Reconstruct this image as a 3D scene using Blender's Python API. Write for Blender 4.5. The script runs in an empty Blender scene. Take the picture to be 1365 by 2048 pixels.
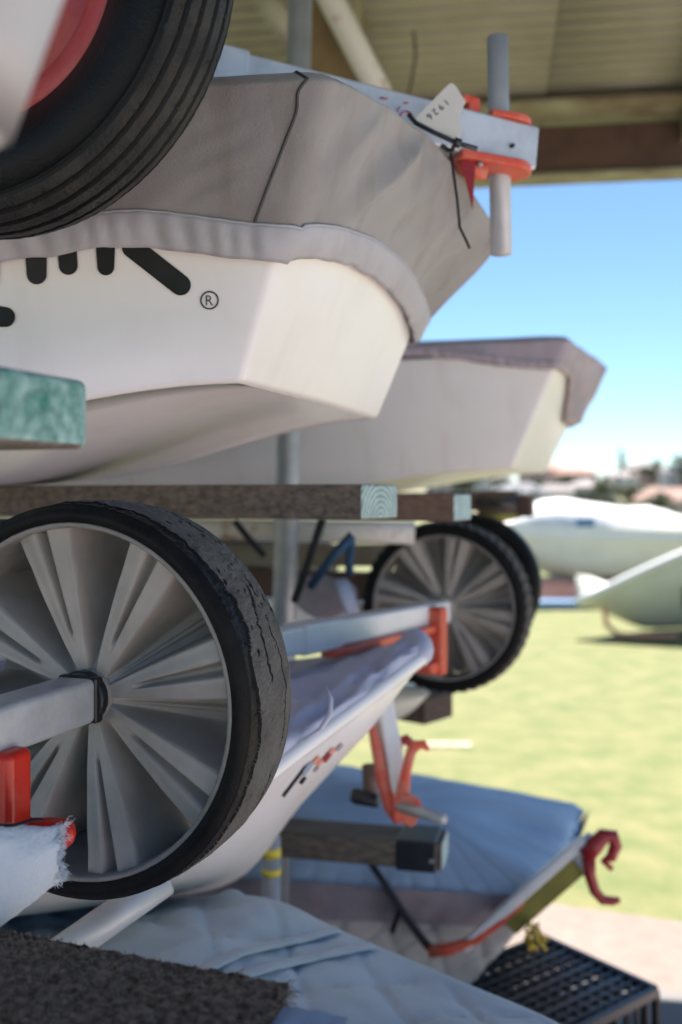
import bpy, math, random
from mathutils import Vector, Matrix, noise
random.seed(7)
sc = bpy.context.scene
R = math.radians
# ------------------------------------------------------------------ camera, sky, sun, exposure
cam_d = bpy.data.cameras.new('camera'); cam = bpy.data.objects.new('camera', cam_d)
sc.collection.objects.link(cam); sc.camera = cam
CAM = Vector((0, 0, 1.4)); cam.location = CAM; cam.rotation_euler = (R(90), 0, 0)
cam_d.sensor_fit = 'VERTICAL'; cam_d.sensor_height = 36; cam_d.lens = 35
cam_d.shift_y = -40 / 2048; cam_d.clip_start = .02; cam_d.clip_end = 3000
cam_d.dof.use_dof = True; cam_d.dof.focus_distance = .92; cam_d.dof.aperture_fstop = 3.6
SUN_EL, SUN_AZ = R(61), R(14)            # azimuth from +Y towards +X
w = bpy.data.worlds.new('World'); sc.world = w; w.use_nodes = True
nt = w.node_tree
sky = nt.nodes.new('ShaderNodeTexSky'); sky.sky_type = 'NISHITA'; sky.sun_disc = False
sky.sun_elevation = SUN_EL; sky.sun_rotation = SUN_AZ
sky.air_density = .8; sky.dust_density = .1; sky.ozone_density = 5.0
bg = nt.nodes['Background']; bg.inputs['Strength'].default_value = .05
tint = nt.nodes.new('ShaderNodeMix'); tint.data_type = 'RGBA'; tint.blend_type = 'MULTIPLY'; tint.inputs[0].default_value = 1; tint.inputs[7].default_value = (.93, 1.0, .97, 1)   # turquoise cast of the whole sky
nt.links.new(sky.outputs[0], tint.inputs[6]); nt.links.new(tint.outputs[2], bg.inputs[0])
sd = Vector((math.sin(SUN_AZ) * math.cos(SUN_EL), math.cos(SUN_AZ) * math.cos(SUN_EL), math.sin(SUN_EL)))
sun_d = bpy.data.lights.new('sun', 'SUN'); sun_d.energy = 4.3; sun_d.angle = R(.5); sun_d.color = (1, .93, .86)
sun = bpy.data.objects.new('sun', sun_d); sc.collection.objects.link(sun)
sun.rotation_euler = (-sd).to_track_quat('-Z', 'Y').to_euler(); sun.location = (0, 0, 30)
vs = sc.view_settings
vs.view_transform = 'Standard'; vs.look = 'None'; vs.gamma = 1; vs.use_curve_mapping = False
vs.exposure = 1.9

# ------------------------------------------------------------------ helpers
F = 1991.0; HOR = 984.0
def P(px, py, d):                         # photo pixel at a chosen real distance -> world point
    return Vector(((px - 682.5) / F * d, d, 1.4 - (py - HOR) / F * d))
def ray_plane(px, py, p0, n):
    r = P(px, py, 1) - CAM
    return CAM + r * ((p0 - CAM).dot(n) / r.dot(n))
def lerp(a, b, t): return a + (b - a) * t
def sm(t):
    t = min(1, max(0, t)); return t * t * (3 - 2 * t)
def uv(yaw):
    y = R(yaw); return Vector((math.cos(y), -math.sin(y), 0)), Vector((math.sin(y), math.cos(y), 0))
UZ = Vector((0, 0, 1))
def fbm(x, y, z=0, o=3):
    s = 0; a = 1
    for i in range(o):
        s += a * noise.noise(Vector((x, y, z))); a *= .5; x *= 2.03; y *= 2.03; z += 7.1
    return s
class MB:
    def __init__(s): s.v = []; s.f = []; s.m = []
    def add(s, v, f, mi=0):
        o = len(s.v); s.v += [Vector(p) for p in v]
        s.f += [tuple(i + o for i in q) for q in f]; s.m += [mi] * len(f)
    def box(s, c, ax, h, mi=0):           # centre, three unit axes, three half sizes
        c = Vector(c); vs_ = []
        for i in (-1, 1):
            for j in (-1, 1):
                for k in (-1, 1): vs_.append(c + ax[0] * (i * h[0]) + ax[1] * (j * h[1]) + ax[2] * (k * h[2]))
        s.add(vs_, [(0, 1, 3, 2), (4, 6, 7, 5), (0, 4, 5, 1), (2, 3, 7, 6), (0, 2, 6, 4), (1, 5, 7, 3)], mi)
    def tube(s, pts, r, n=14, caps=True, mi=0, flat=None):
        pts = [Vector(p) for p in pts]; N = len(pts)
        rr = r if isinstance(r, (list, tuple)) else [r] * N
        vs_ = []; prev = None
        for i, p in enumerate(pts):
            t = (pts[min(i + 1, N - 1)] - pts[max(i - 1, 0)]).normalized()
            if prev is None:
                a = UZ if abs(t.z) < .9 else Vector((1, 0, 0))
                x = a.cross(t).normalized()
            else: x = (prev - t * prev.dot(t)).normalized()
            prev = x; y = t.cross(x)
            for k in range(n):
                q = 2 * math.pi * k / n
                vs_.append(p + x * (math.cos(q) * rr[i]) + y * (math.sin(q) * rr[i] * (flat or 1)))
        fs = [(i * n + k, i * n + (k + 1) % n, (i + 1) * n + (k + 1) % n, (i + 1) * n + k) for i in range(N - 1) for k in range(n)]
        if caps: fs += [tuple(range(n - 1, -1, -1)), tuple((N - 1) * n + k for k in range(n))]
        s.add(vs_, fs, mi)
    def grid(s, rows, mi=0, close=False):
        n = len(rows[0]); vs_ = [p for r in rows for p in r]; m = len(rows)
        s.add(vs_, [(i * n + k, i * n + (k + 1) % n, (i + 1) * n + (k + 1) % n, (i + 1) * n + k) for i in range(m - 1) for k in range(n if close else n - 1)], mi)
def rootloc(o):
    l = Vector((0, 0, 0))
    while o: l += o.location; o = o.parent
    return l
def obj(name, mb, mats, parent=None, smooth=True, bevel=0, seg=2, weld=False):
    me = bpy.data.meshes.new(name)
    if parent: off = rootloc(parent)
    else:
        xs = [p.x for p in mb.v]; ys = [p.y for p in mb.v]; off = Vector(((min(xs) + max(xs)) / 2, (min(ys) + max(ys)) / 2, min(p.z for p in mb.v)))
    me.from_pydata([tuple(p - off) for p in mb.v], [], mb.f)
    if not isinstance(mats, (list, tuple)): mats = [mats]
    for m in mats: me.materials.append(m)
    me.polygons.foreach_set('material_index', mb.m)
    me.polygons.foreach_set('use_smooth', [smooth] * len(mb.f)); me.update()
    o = bpy.data.objects.new(name, me); sc.collection.objects.link(o)
    if parent: o.parent = parent
    else: o.location = off
    if bevel:
        b = o.modifiers.new('bevel', 'BEVEL'); b.width = bevel; b.segments = seg; b.limit_method = 'ANGLE'; b.angle_limit = R(35)
        b.harden_normals = True
    return o
def tag(o, label, cat, group=None):
    o['label'] = label; o['category'] = cat
    if group: o['group'] = group
    return o
def thing(name, loc, label, cat, group=None):
    o = bpy.data.objects.new(name, None); sc.collection.objects.link(o); o.location = loc; o.empty_display_size = .1
    return tag(o, label, cat, group)
def struct(o): o['kind'] = 'structure'; return o

# ------------------------------------------------------------------ materials
def mat(name, c1, c2=None, scale=8, rough=.6, metal=0, bump=0, bscale=60, stretch=None, detail=4, coat=0, r2=None, ramp=(.35, .65), sheen=0):
    m = bpy.data.materials.new(name); m.use_nodes = True; n = m.node_tree; b = n.nodes['Principled BSDF']
    b.inputs['Base Color'].default_value = (*c1, 1); b.inputs['Roughness'].default_value = rough; b.inputs['Metallic'].default_value = metal
    if coat: b.inputs['Coat Weight'].default_value = coat; b.inputs['Coat Roughness'].default_value = .15
    if sheen: b.inputs['Sheen Weight'].default_value = sheen
    tc = n.nodes.new('ShaderNodeTexCoord'); mp = n.nodes.new('ShaderNodeMapping'); n.links.new(tc.outputs['Object'], mp.inputs[0])
    if stretch: mp.inputs['Scale'].default_value = stretch[:3]; mp.inputs['Rotation'].default_value = (0, 0, R(stretch[3]) if len(stretch) > 3 else 0)
    if c2:
        t = n.nodes.new('ShaderNodeTexNoise'); t.inputs['Scale'].default_value = scale; t.inputs['Detail'].default_value = detail; t.inputs['Roughness'].default_value = .6
        n.links.new(mp.outputs[0], t.inputs[0])
        r = n.nodes.new('ShaderNodeValToRGB'); r.color_ramp.elements[0].position = ramp[0]; r.color_ramp.elements[1].position = ramp[1]
        r.color_ramp.elements[0].color = (*c1, 1); r.color_ramp.elements[1].color = (*c2, 1)
        n.links.new(t.outputs[0], r.inputs[0]); n.links.new(r.outputs[0], b.inputs['Base Color'])
        if r2 is not None:
            q = n.nodes.new('ShaderNodeMapRange'); q.inputs[3].default_value = rough; q.inputs[4].default_value = r2
            n.links.new(t.outputs[0], q.inputs[0]); n.links.new(q.outputs[0], b.inputs['Roughness'])
    if bump:
        t = n.nodes.new('ShaderNodeTexNoise'); t.inputs['Scale'].default_value = bscale; t.inputs['Detail'].default_value = 5
        n.links.new(mp.outputs[0], t.inputs[0])
        bp = n.nodes.new('ShaderNodeBump'); bp.inputs['Strength'].default_value = bump; bp.inputs['Distance'].default_value = .004
        n.links.new(t.outputs[0], bp.inputs['Height']); n.links.new(bp.outputs[0], b.inputs['Normal'])
    return m
def ring_wood(name, c1, c2, freq=160, center=(0, 0, 0), yaw=20, rough=.8, mixr=.75):   # sawn end: growth rings + blotches
    m = mat(name, c1, c2, 45, rough, bump=.6, bscale=240)
    n = m.node_tree; b = n.nodes['Principled BSDF']
    tc = n.nodes['Texture Coordinate']
    mp = n.nodes.new('ShaderNodeMapping'); mp.vector_type = 'POINT'; mp.inputs['Location'].default_value = (-center[0], -center[1], -center[2])
    n.links.new(tc.outputs['Object'], mp.inputs[0])
    wv = n.nodes.new('ShaderNodeTexWave'); wv.wave_type = 'RINGS'; wv.rings_direction = 'SPHERICAL'
    wv.inputs['Scale'].default_value = freq / 10; wv.inputs['Distortion'].default_value = 1.6; wv.inputs['Detail Scale'].default_value = 3; wv.inputs['Detail'].default_value = 3
    n.links.new(mp.outputs[0], wv.inputs[0])
    mx = n.nodes.new('ShaderNodeMix'); mx.data_type = 'RGBA'; mx.blend_type = 'MULTIPLY'
    r = n.nodes.new('ShaderNodeValToRGB'); r.color_ramp.elements[0].color = (.5, .52, .56, 1); r.color_ramp.elements[1].color = (1.1, 1.1, 1.1, 1)
    r.color_ramp.elements[0].position = .15; r.color_ramp.elements[1].position = .6
    n.links.new(wv.outputs[0], r.inputs[0])
    old = b.inputs['Base Color'].links[0].from_socket
    mx.inputs[0].default_value = mixr
    n.links.new(old, mx.inputs[6]); n.links.new(r.outputs[0], mx.inputs[7]); n.links.new(mx.outputs[2], b.inputs['Base Color'])
    return m
M = {}
def dull(k, v=.2): M[k].node_tree.nodes['Principled BSDF'].inputs['Specular IOR Level'].default_value = v
M['gel'] = mat('white_gelcoat', (.84, .80, .79), (.74, .68, .65), 3.5, .30, bump=.02, bscale=30, coat=.3, ramp=(.48, .85), r2=.5)
M['gel2'] = mat('aged_gelcoat', (.80, .76, .75), (.74, .71, .69), 4, .4, coat=.2)
def streaks(m, amt=.16):
    n = m.node_tree; b = n.nodes['Principled BSDF']; old = b.inputs['Base Color'].links[0].from_socket
    tc = n.nodes['Texture Coordinate']; mp = n.nodes.new('ShaderNodeMapping'); mp.inputs['Scale'].default_value = (26, 26, 2.2); n.links.new(tc.outputs['Object'], mp.inputs[0])
    t = n.nodes.new('ShaderNodeTexNoise'); t.inputs['Scale'].default_value = 1; t.inputs['Detail'].default_value = 6; n.links.new(mp.outputs[0], t.inputs[0])
    r = n.nodes.new('ShaderNodeValToRGB'); r.color_ramp.elements[0].position = .52; r.color_ramp.elements[1].position = .74; r.color_ramp.elements[0].color = (1, 1, 1, 1); r.color_ramp.elements[1].color = (1 - amt, 1 - amt * 1.25, 1 - amt * 1.5, 1)
    n.links.new(t.outputs[0], r.inputs[0]); mx = n.nodes.new('ShaderNodeMix'); mx.data_type = 'RGBA'; mx.blend_type = 'MULTIPLY'; mx.inputs[0].default_value = 1
    n.links.new(old, mx.inputs[6]); n.links.new(r.outputs[0], mx.inputs[7]); n.links.new(mx.outputs[2], b.inputs['Base Color'])
streaks(M['gel'], .045); streaks(M['gel2'], .07)
M['gel_cream'] = mat('cream_gelcoat', (.74, .72, .62), (.66, .63, .52), 5, .4)
M['canvas'] = mat('grey_canvas', (.215, .195, .185), (.30, .28, .268), 5, .8, bump=.25, bscale=420, sheen=.2)
streaks(M['canvas'], .2)
M['hem'] = mat('pale_hem_webbing', (.36, .35, .365), (.44, .43, .45), 9, .75, bump=.06, bscale=500)
M['piping'] = mat('dark_piping', (.05, .045, .045), rough=.6)
M['mauve'] = mat('mauve_canvas', (.40, .35, .39), (.30, .25, .28), 10, .8, bump=.2, bscale=300)
M['lav'] = mat('lavender_canvas', (.56, .55, .66), (.47, .47, .58), 6, .75, bump=.15, bscale=300)
M['blue'] = mat('blue_canvas', (.47, .59, .73), (.40, .52, .66), 6, .75, bump=.15, bscale=300)
M['quilt'] = mat('blue_grey_quilt', (.42, .47, .51), (.33, .375, .41), 6, .75, bump=.2, bscale=250)
M['quilt_dark'] = mat('grey_brown_quilt', (.58, .56, .55), (.44, .42, .41), 6, .8, bump=.2, bscale=250)
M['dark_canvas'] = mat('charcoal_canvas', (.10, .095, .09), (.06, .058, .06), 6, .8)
M['rubber'] = mat('black_rubber', (.007, .007, .008), (.013, .012, .012), 30, .5, bump=.25, bscale=500)
M['rubber_wear'] = mat('worn_grey_rubber', (.060, .055, .051), (.105, .097, .088), 28, .85, bump=.8, bscale=260, ramp=(.3, .7))
dull('rubber', .12)
M['crack'] = mat('crack_rubber', (.006, .006, .006), rough=.95)
M['tyre'] = mat('ribbed_tyre_rubber', (.003, .0035, .0045), (.006, .006, .006), 22, .5, bump=.25, bscale=420)
M['tyre_rib'] = mat('scuffed_rib_rubber', (.008, .008, .009), (.030, .028, .024), 26, .62, bump=.5, bscale=380)
dull('tyre', .22); dull('tyre_rib', .3)
M['rim'] = mat('grey_moulded_plastic', (.40, .365, .335), (.28, .255, .235), 9, .42, bump=.05, bscale=180, r2=.6)
M['rim2'] = mat('lip_plastic', (.26, .245, .23), (.20, .185, .175), 40, .5)
M['redrim'] = mat('dusty_red_plastic', (.34, .02, .022), (.42, .07, .065), 16, .4, bump=.1, bscale=200)
M['red'] = mat('glossy_red_plastic', (.62, .022, .008), (.50, .015, .008), 8, .3, bump=.08, bscale=120)
M['coral'] = mat('faded_red_plastic', (.66, .065, .028), (.58, .16, .10), 28, .45, bump=.05, bscale=120)
M['maroon'] = mat('dark_red_plastic', (.33, .022, .024), (.26, .016, .02), 12, .4)
M['alu'] = mat('scuffed_aluminium', (.66, .67, .69), (.52, .53, .55), 24, .38, metal=.35, bump=.1, bscale=200)
M['white_tube'] = mat('white_painted_tube', (.76, .76, .76), (.68, .68, .68), 10, .35)
M['pipe'] = mat('grey_pipe', (.50, .51, .53), (.42, .43, .45), 14, .4, metal=.2)
M['galv'] = mat('galvanised_post', (.42, .44, .46), (.33, .34, .35), 18, .5, metal=.5, bump=.1, bscale=100)
M['rust_cream'] = mat('rusted_cream_paint', (.66, .63, .58), (.30, .14, .06), 9, .7, bump=.3, bscale=80, ramp=(.56, .72))
M['rust'] = mat('rusty_steel', (.06, .033, .025), (.10, .055, .042), 7, .8, bump=.3, bscale=60)
M['wood'] = mat('weathered_timber', (.085, .068, .055), (.20, .16, .13), 9, .85, bump=.5, bscale=60, stretch=(1.2, 14, 14, -20))
M['wood_red'] = mat('reddish_timber', (.13, .075, .055), (.20, .13, .10), 9, .85, bump=.4, bscale=60, stretch=(1.2, 14, 14, -20))
M['wood_dark'] = mat('brown_timber', (.075, .048, .038), (.12, .08, .065), 9, .85, bump=.4, bscale=60, stretch=(1.2, 12, 12, -20))
M['black'] = mat('black_plastic', (.012, .013, .016), (.022, .024, .028), 20, .35)
M['strap'] = mat('black_webbing', (.012, .012, .015), rough=.8)
M['blue_strap'] = mat('blue_webbing', (.02, .065, .14), rough=.7)
M['tape_y'] = mat('yellow_tape', (.75, .60, .05), rough=.5)
M['yellow'] = mat('yellow_green_sleeve', (.19, .175, .035), (.27, .24, .05), 12, .7)
M['yellow2'] = mat('yellow_rope', (.50, .36, .04), rough=.7)
M['tagw'] = mat('white_plastic_tag', (.80, .75, .68), (.74, .68, .62), 20, .4)
M['ink'] = mat('black_ink', (.01, .01, .012), rough=.5)
M['ink2'] = mat('navy_vinyl', (.004, .006, .010), (.016, .018, .022), 14, .4)
dull('ink2', .25)
M['redink'] = mat('crimson_ink', (.50, .02, .08), rough=.5)
M['pinkink'] = mat('salmon_vinyl', (.72, .30, .24), rough=.5)
M['blueink'] = mat('slate_vinyl', (.28, .36, .48), rough=.5)
M['cloth'] = mat('frayed_white_cloth', (.66, .68, .74), (.58, .61, .68), 12, .9, bump=.4, bscale=350, sheen=.3)
M['carpet'] = mat('brown_carpet', (.10, .062, .042), (.36, .25, .175), 150, .95, bump=1.0, bscale=500, ramp=(.4, .62))
M['carpet2'] = mat('carpet_fibre', (.38, .27, .195), (.13, .085, .06), 90, .95)
M['roof'] = mat('olive_roof_sheet', (.20, .187, .14), (.26, .245, .19), 3, .6, bump=.1, bscale=20)
M['roof_frame'] = mat('olive_painted_steel', (.30, .29, .20), (.16, .12, .08), 4, .65)
M['ply'] = mat('yellow_brown_ply', (.17, .115, .05), (.24, .17, .08), 6, .8)

# ------------------------------------------------------------------ the ground
def surf(name, c, var, scale, bump, bscale, rough=.9):
    return mat(name, c, var, scale, rough, bump=bump, bscale=bscale, ramp=(.3, .7))
M['lawn'] = surf('lawn_grass', (.092, .124, .032), (.185, .176, .072), 4.5, .4, 70)
M['paving'] = surf('pink_paving', (.185, .148, .125), (.23, .19, .165), 14, .4, 60)
M['bounce_ground'] = surf('pale_bounce_ground', (.46, .40, .39), (.52, .46, .445), 3, .3, 40)  # ground out of view, made pale to bounce sunlight onto the boats
M['slab'] = surf('dark_concrete_slab', (.14, .135, .135), (.19, .185, .18), 6, .35, 70)
mb = MB(); mb.add([(-400, -60, 0), (400, -60, 0), (400, 62, 0), (-400, 62, 0)], [(0, 1, 2, 3)])
struct(obj('lawn', mb, M['lawn'], smooth=False))
u20, v20 = uv(20)
mb = MB(); mb.box(Vector((.45, 5.5, .004)), (Vector((1, 0, 0)), Vector((0, 1, 0)), UZ), (.27, .05, .003))
M['line'] = mat('white_line_paint', (.42, .40, .33), (.24, .24, .14), 20, .8)
struct(obj('painted_line', mb, M['line'], smooth=False))
def strip(name, a0, a1, c, z, m, thick=.02):      # along u20 through point c; from a0 to a1 across v20
    mb = MB(); mb.box(c + v20 * ((a0 + a1) / 2) + UZ * (z - thick / 2), (u20, v20, UZ), (14, (a1 - a0) / 2, thick / 2))
    return struct(obj(name, mb, m, smooth=False, bevel=.004))
c0 = Vector((.69, 3.37, 0))                        # a point of the lawn's edge
strip('paving', -.50, 0, c0, .012, M['paving'], .02)
mb = MB(); mb.box(c0 + u20 * -3.4 + v20 * -2.5 + UZ * .0, (u20, v20, UZ), (4.2, 1.995, .02)); struct(obj('concrete_slab', mb, M['slab'], smooth=False, bevel=.004))
mb = MB(); mb.box(c0 + u20 * 3.8 + v20 * -3.0 - UZ * .008, (u20, v20, UZ), (2.99, 2.49, .02)); struct(obj('side_bounce_ground', mb, M['bounce_ground'], smooth=False, bevel=.004))  # added out of view on the right to brighten the bows by bounce
mb = MB(); mb.box(c0 + u20 * -1.0 + v20 * -6.6 - UZ * .009, (u20, v20, UZ), (7.9, 2.09, .02)); struct(obj('back_bounce_ground', mb, M['bounce_ground'], smooth=False, bevel=.004))  # added behind the camera to throw sunlight back on the near hull sides

# ------------------------------------------------------------------ shed roof
u8, v8 = uv(8)
RO = P(1060, 363, 4.0)                             # bottom of the eave beam
shed = thing('boat_shed', (RO.x, RO.y, 0), 'open shed roof of olive corrugated sheets on rusty steel over the boats', 'shed')
mb = MB(); mb.box(RO + UZ * .11 + u8 * -2.26, (u8, v8, UZ), (2.99, .035, .095)); obj('eave_beam', mb, M['rust'], shed, False, .006)
mb = MB(); mb.box(RO + UZ * .006 + u8 * -2.26, (u8, v8, UZ), (2.99, .06, .008)); obj('beam_flange', mb, M['roof_frame'], shed, False, .002)
zr = RO.z + .255
def roof_rows(x0, x1, y0, y1, pitch=.076, amp=.011, k=10):
    rows = []; n = int((y1 - y0) / pitch * k)
    for i in range(n + 1):
        y = y0 + (y1 - y0) * i / n
        z = zr + .026 * math.exp(-(((y / pitch) % 1 - .5) / .13) ** 2) - .045 * y
        rows.append([RO + u8 * x0 + v8 * y + UZ * (z - RO.z), RO + u8 * x1 + v8 * y + UZ * (z - RO.z)])
    return rows
for i, (x0, x1) in enumerate([(-5.2, -2.6), (-2.55, -1.25), (-1.2, .0), (.05, .68)]):
    mb = MB(); mb.grid(roof_rows(x0 - .04, x1 + .05, -4.35, .32)); 
    o = obj('roof_sheet', mb, M['roof'], shed)
    s_ = o.modifiers.new('thickness', 'SOLIDIFY'); s_.thickness = .0015
    o.location.z += .003 * (i % 2)
mb = MB(); mb.box(RO + UZ * .222 + v8 * -.16 + u8 * -2.26, (u8, v8, UZ), (2.99, .09, .012)); obj('eave_board', mb, M['roof_frame'], shed, False, .003)
for x in (-4.4, -3.3, -.6, .62):                    # rafters run away from the camera
    mb = MB(); mb.box(RO + u8 * x + v8 * -2.3 + UZ * (.17 + .104), (u8, (v8 - UZ * .045).normalized(), UZ), (.042, 2.5, .06)); obj('rafter', mb, M['roof_frame'], shed, False, .004)
for y in (-1.9, -3.9):
    mb = MB(); mb.box(RO + u8 * -2.26 + v8 * y + UZ * .27, (u8, v8, UZ), (3.1, .03, .045)); obj('purlin', mb, M['rust'], shed, False, .004)
# V brace under the roof
mb = MB(); mb.tube([P(632, -60, 2.55), P(775, 215, 2.75), P(840, 340, 2.85)], .034, 16); obj('brace', mb, M['rust_cream'], shed)
mb = MB(); mb.tube([P(490, -60, 2.5), P(600, 100, 2.52)], .030, 16); obj('brace', mb, M['roof_frame'], shed)
mb = MB(); q = [P(615, -40, 2.66), P(660, -40, 2.66), P(790, 220, 2.86), P(615, 220, 2.86)]
mb.add(q + [p + Vector((0, .02, 0)) for p in q], [(0, 1, 2, 3), (7, 6, 5, 4), (0, 4, 5, 1), (1, 5, 6, 2), (2, 6, 7, 3), (3, 7, 4, 0)]); obj('gusset', mb, M['ply'], shed, False)
mb = MB(); mb.tube([P(828, 62, 3.1), P(832, 110, 3.1), P(822, 170, 3.1), P(810, 215, 3.1)], .004, 6); obj('hanging_wire', mb, M['strap'], shed)

# ------------------------------------------------------------------ rack
rack = thing('boat_rack', (-.1, 2.1, 0), 'steel post and timber boat rack with sawn green arm ends', 'rack')
def plank(end, yaw, length, wd, ht, m, mend=None, parent=rack, name='timber_arm', bev=.004):
    """end = near top corner of the sawn end (faces along u); the timber runs back along -u"""
    u, v = uv(yaw)
    c = end - u * (length / 2) + v * (wd / 2) - UZ * (ht / 2)
    mb = MB(); mb.box(c, (u, v, UZ), (length / 2, wd / 2, ht / 2)); mb.m[1] = 1
    # subdivide a little so the edge is not ruler straight
    o = obj(name, mb, [m, mend or m], parent, False, bev, 3)
    return o, c + u * (length / 2)
E1 = P(-4, 728, .58); r0 = rootloc(rack)
def endmat(name, end, yaw, wd, ht, c1, c2, fr, dz=-.6, mixr=.7):
    u, v = uv(yaw); ctr = end + v * wd * .5 + UZ * ht * dz - r0
    return ring_wood(name, c1, c2, fr, ctr, mixr=mixr)
e1 = endmat('green_sawn_end', E1, 20, .092, .045, (.035, .19, .145), (.32, .48, .45), 260, -1.05, .35)
plank(E1, 20, 1.6, .092, .046, M['wood'], e1, bev=.006)
E2 = P(725, 968, 1.25)
e2 = endmat('pale_green_sawn_end', E2, 30, .1, .045, (.30, .42, .39), (.42, .53, .50), 420, -1.0, .8)
plank(E2, 30, 2.2, .1, .0455, M['wood'], e2)
E3 = P(910, 988, 1.62)
e3 = endmat('pale_sawn_end', E3, 25, .09, .045, (.34, .48, .46), (.46, .58, .58), 420, -1.0)
plank(E3, 25, 2.2, .09, .045, M['wood_red'], e3)
E4 = P(886, 1690, 1.85)
e4 = endmat('sawn_end', E4, 13, .09, .05, (.32, .45, .42), (.5, .6, .58), 380, -1.0)
a4, c4 = plank(E4, 13, 1.6, .09, .05, M['wood'], e4)
u13, v13 = uv(13); mb = MB(); cc = E4 - u13 * .05 + v13 * .045 - UZ * .025
mb.box(cc, (u13, v13, UZ), (.038, .049, .029)); obj('end_wrap', mb, M['black'], a4, False, .004)
mb = MB(); mb.box(E4 - u13 * .02 - v13 * .005 - UZ * .03, (u13, v13, UZ), (.004, .002, .003)); obj('staple', mb, M['galv'], a4, False)
E5 = P(850, 1400, 2.35)
plank(E5, 40, .9, .12, .06, M['wood_dark'])
E6 = P(1032, 985, 2.75)
o6, c6 = plank(E6, 20, 2.4, .06, .052, M['wood_dark'])
mb = MB(); mb.tube([E6 - u20 * .11 + v20 * .03 - UZ * .028, E6 - u20 * .0 + v20 * .03 - UZ * .028], .034, 20); obj('rubber_sleeve', mb, M['black'], o6)
mb = MB(); mb.tube([P(960, 1040, 2.8), P(1040, 1022, 2.8)], .020, 14); obj('cross_pipe', mb, M['yellow'], rack)
mb = MB(); mb.box(P(1050, 1012, 2.8), (u20, v20, UZ), (.022, .03, .03)); obj('pipe_bracket', mb, M['rust'], rack, False, .006)
# posts and rails
pb = P(570, 1200, 2.1); pt = P(613, -486, 2.1)
dirp = (pt - pb) / (pt.z - pb.z)
mb = MB(); mb.tube([pb - dirp * pb.z, pt], .0255, 24); obj('post', mb, M['galv'], rack)
mb = MB(); q = P(543, 1750, 1.76); mb.tube([Vector((q.x, q.y, 0)), Vector((q.x, q.y, .79))], .0165, 20); p2 = obj('post', mb, M['galv'], rack)
for z0, z1 in ((1694, 1712), (1735, 1748)):
    mb = MB(); a = P(540, z0, 1.76).z; b = P(540, z1, 1.76).z; mb.tube([Vector((q.x, q.y, b)), Vector((q.x, q.y, a))], .0175, 20); obj('tape_band', mb, M['tape_y'], p2)
mb = MB(); q = P(492, 1750, 2.75); mb.tube([Vector((q.x, q.y, 0)), Vector((q.x, q.y, .9))], .03, 20); obj('post', mb, M['rust'], rack)
mb = MB(); mb.tube([P(200, 1056, 2.2), P(720, 1064, 2.17), P(830, 1066, 2.16)], .0245, 20); obj('rail', mb, M['rust_cream'], rack)
mb = MB(); mb.box(P(520, 1110, 2.5), (Vector((1, 0, 0)), Vector((0, 1, 0)), UZ), (.6, .04, .026)); obj('cross_timber', mb, M['roof_frame'], rack, False, .004)
mb = MB(); mb.box(P(300, 1165, 3.0), (u20, v20, UZ), (.75, .03, .05)); obj('cross_timber', mb, M['rust'], rack, False, .004)
def strapobj(name, pts, wd, m, label, cat, parent=None):
    mb = MB(); mb.tube(pts, wd * 1.5, 8, flat=.5); o = obj(name, mb, m, parent)
    if not parent: tag(o, label, cat)
    return o
strapobj('strap', [P(470, 1042, 2.0), P(500, 1080, 2.0), P(530, 1112, 2.0)], .009, M['strap'], 'short black strap hanging under the long timber left of the post', 'strap')
strapobj('strap', [P(645, 1040, 1.95), P(622, 1110, 1.97), P(590, 1200, 2.0)], .011, M['strap'], 'black webbing strap slanting down beside the galvanised post', 'strap')
strapobj('strap', [P(705, 1070, 2.0), P(668, 1110, 2.0), P(622, 1172, 2.02)], .013, M['blue_strap'], 'blue webbing strap slanting down behind the far wheel', 'strap')
strapobj('strap', [P(703, 1080, 2.05), P(698, 1120, 2.05), P(700, 1150, 2.05)], .012, M['blue_strap'], 'short upright blue strap touching the far wheel', 'strap')

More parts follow.
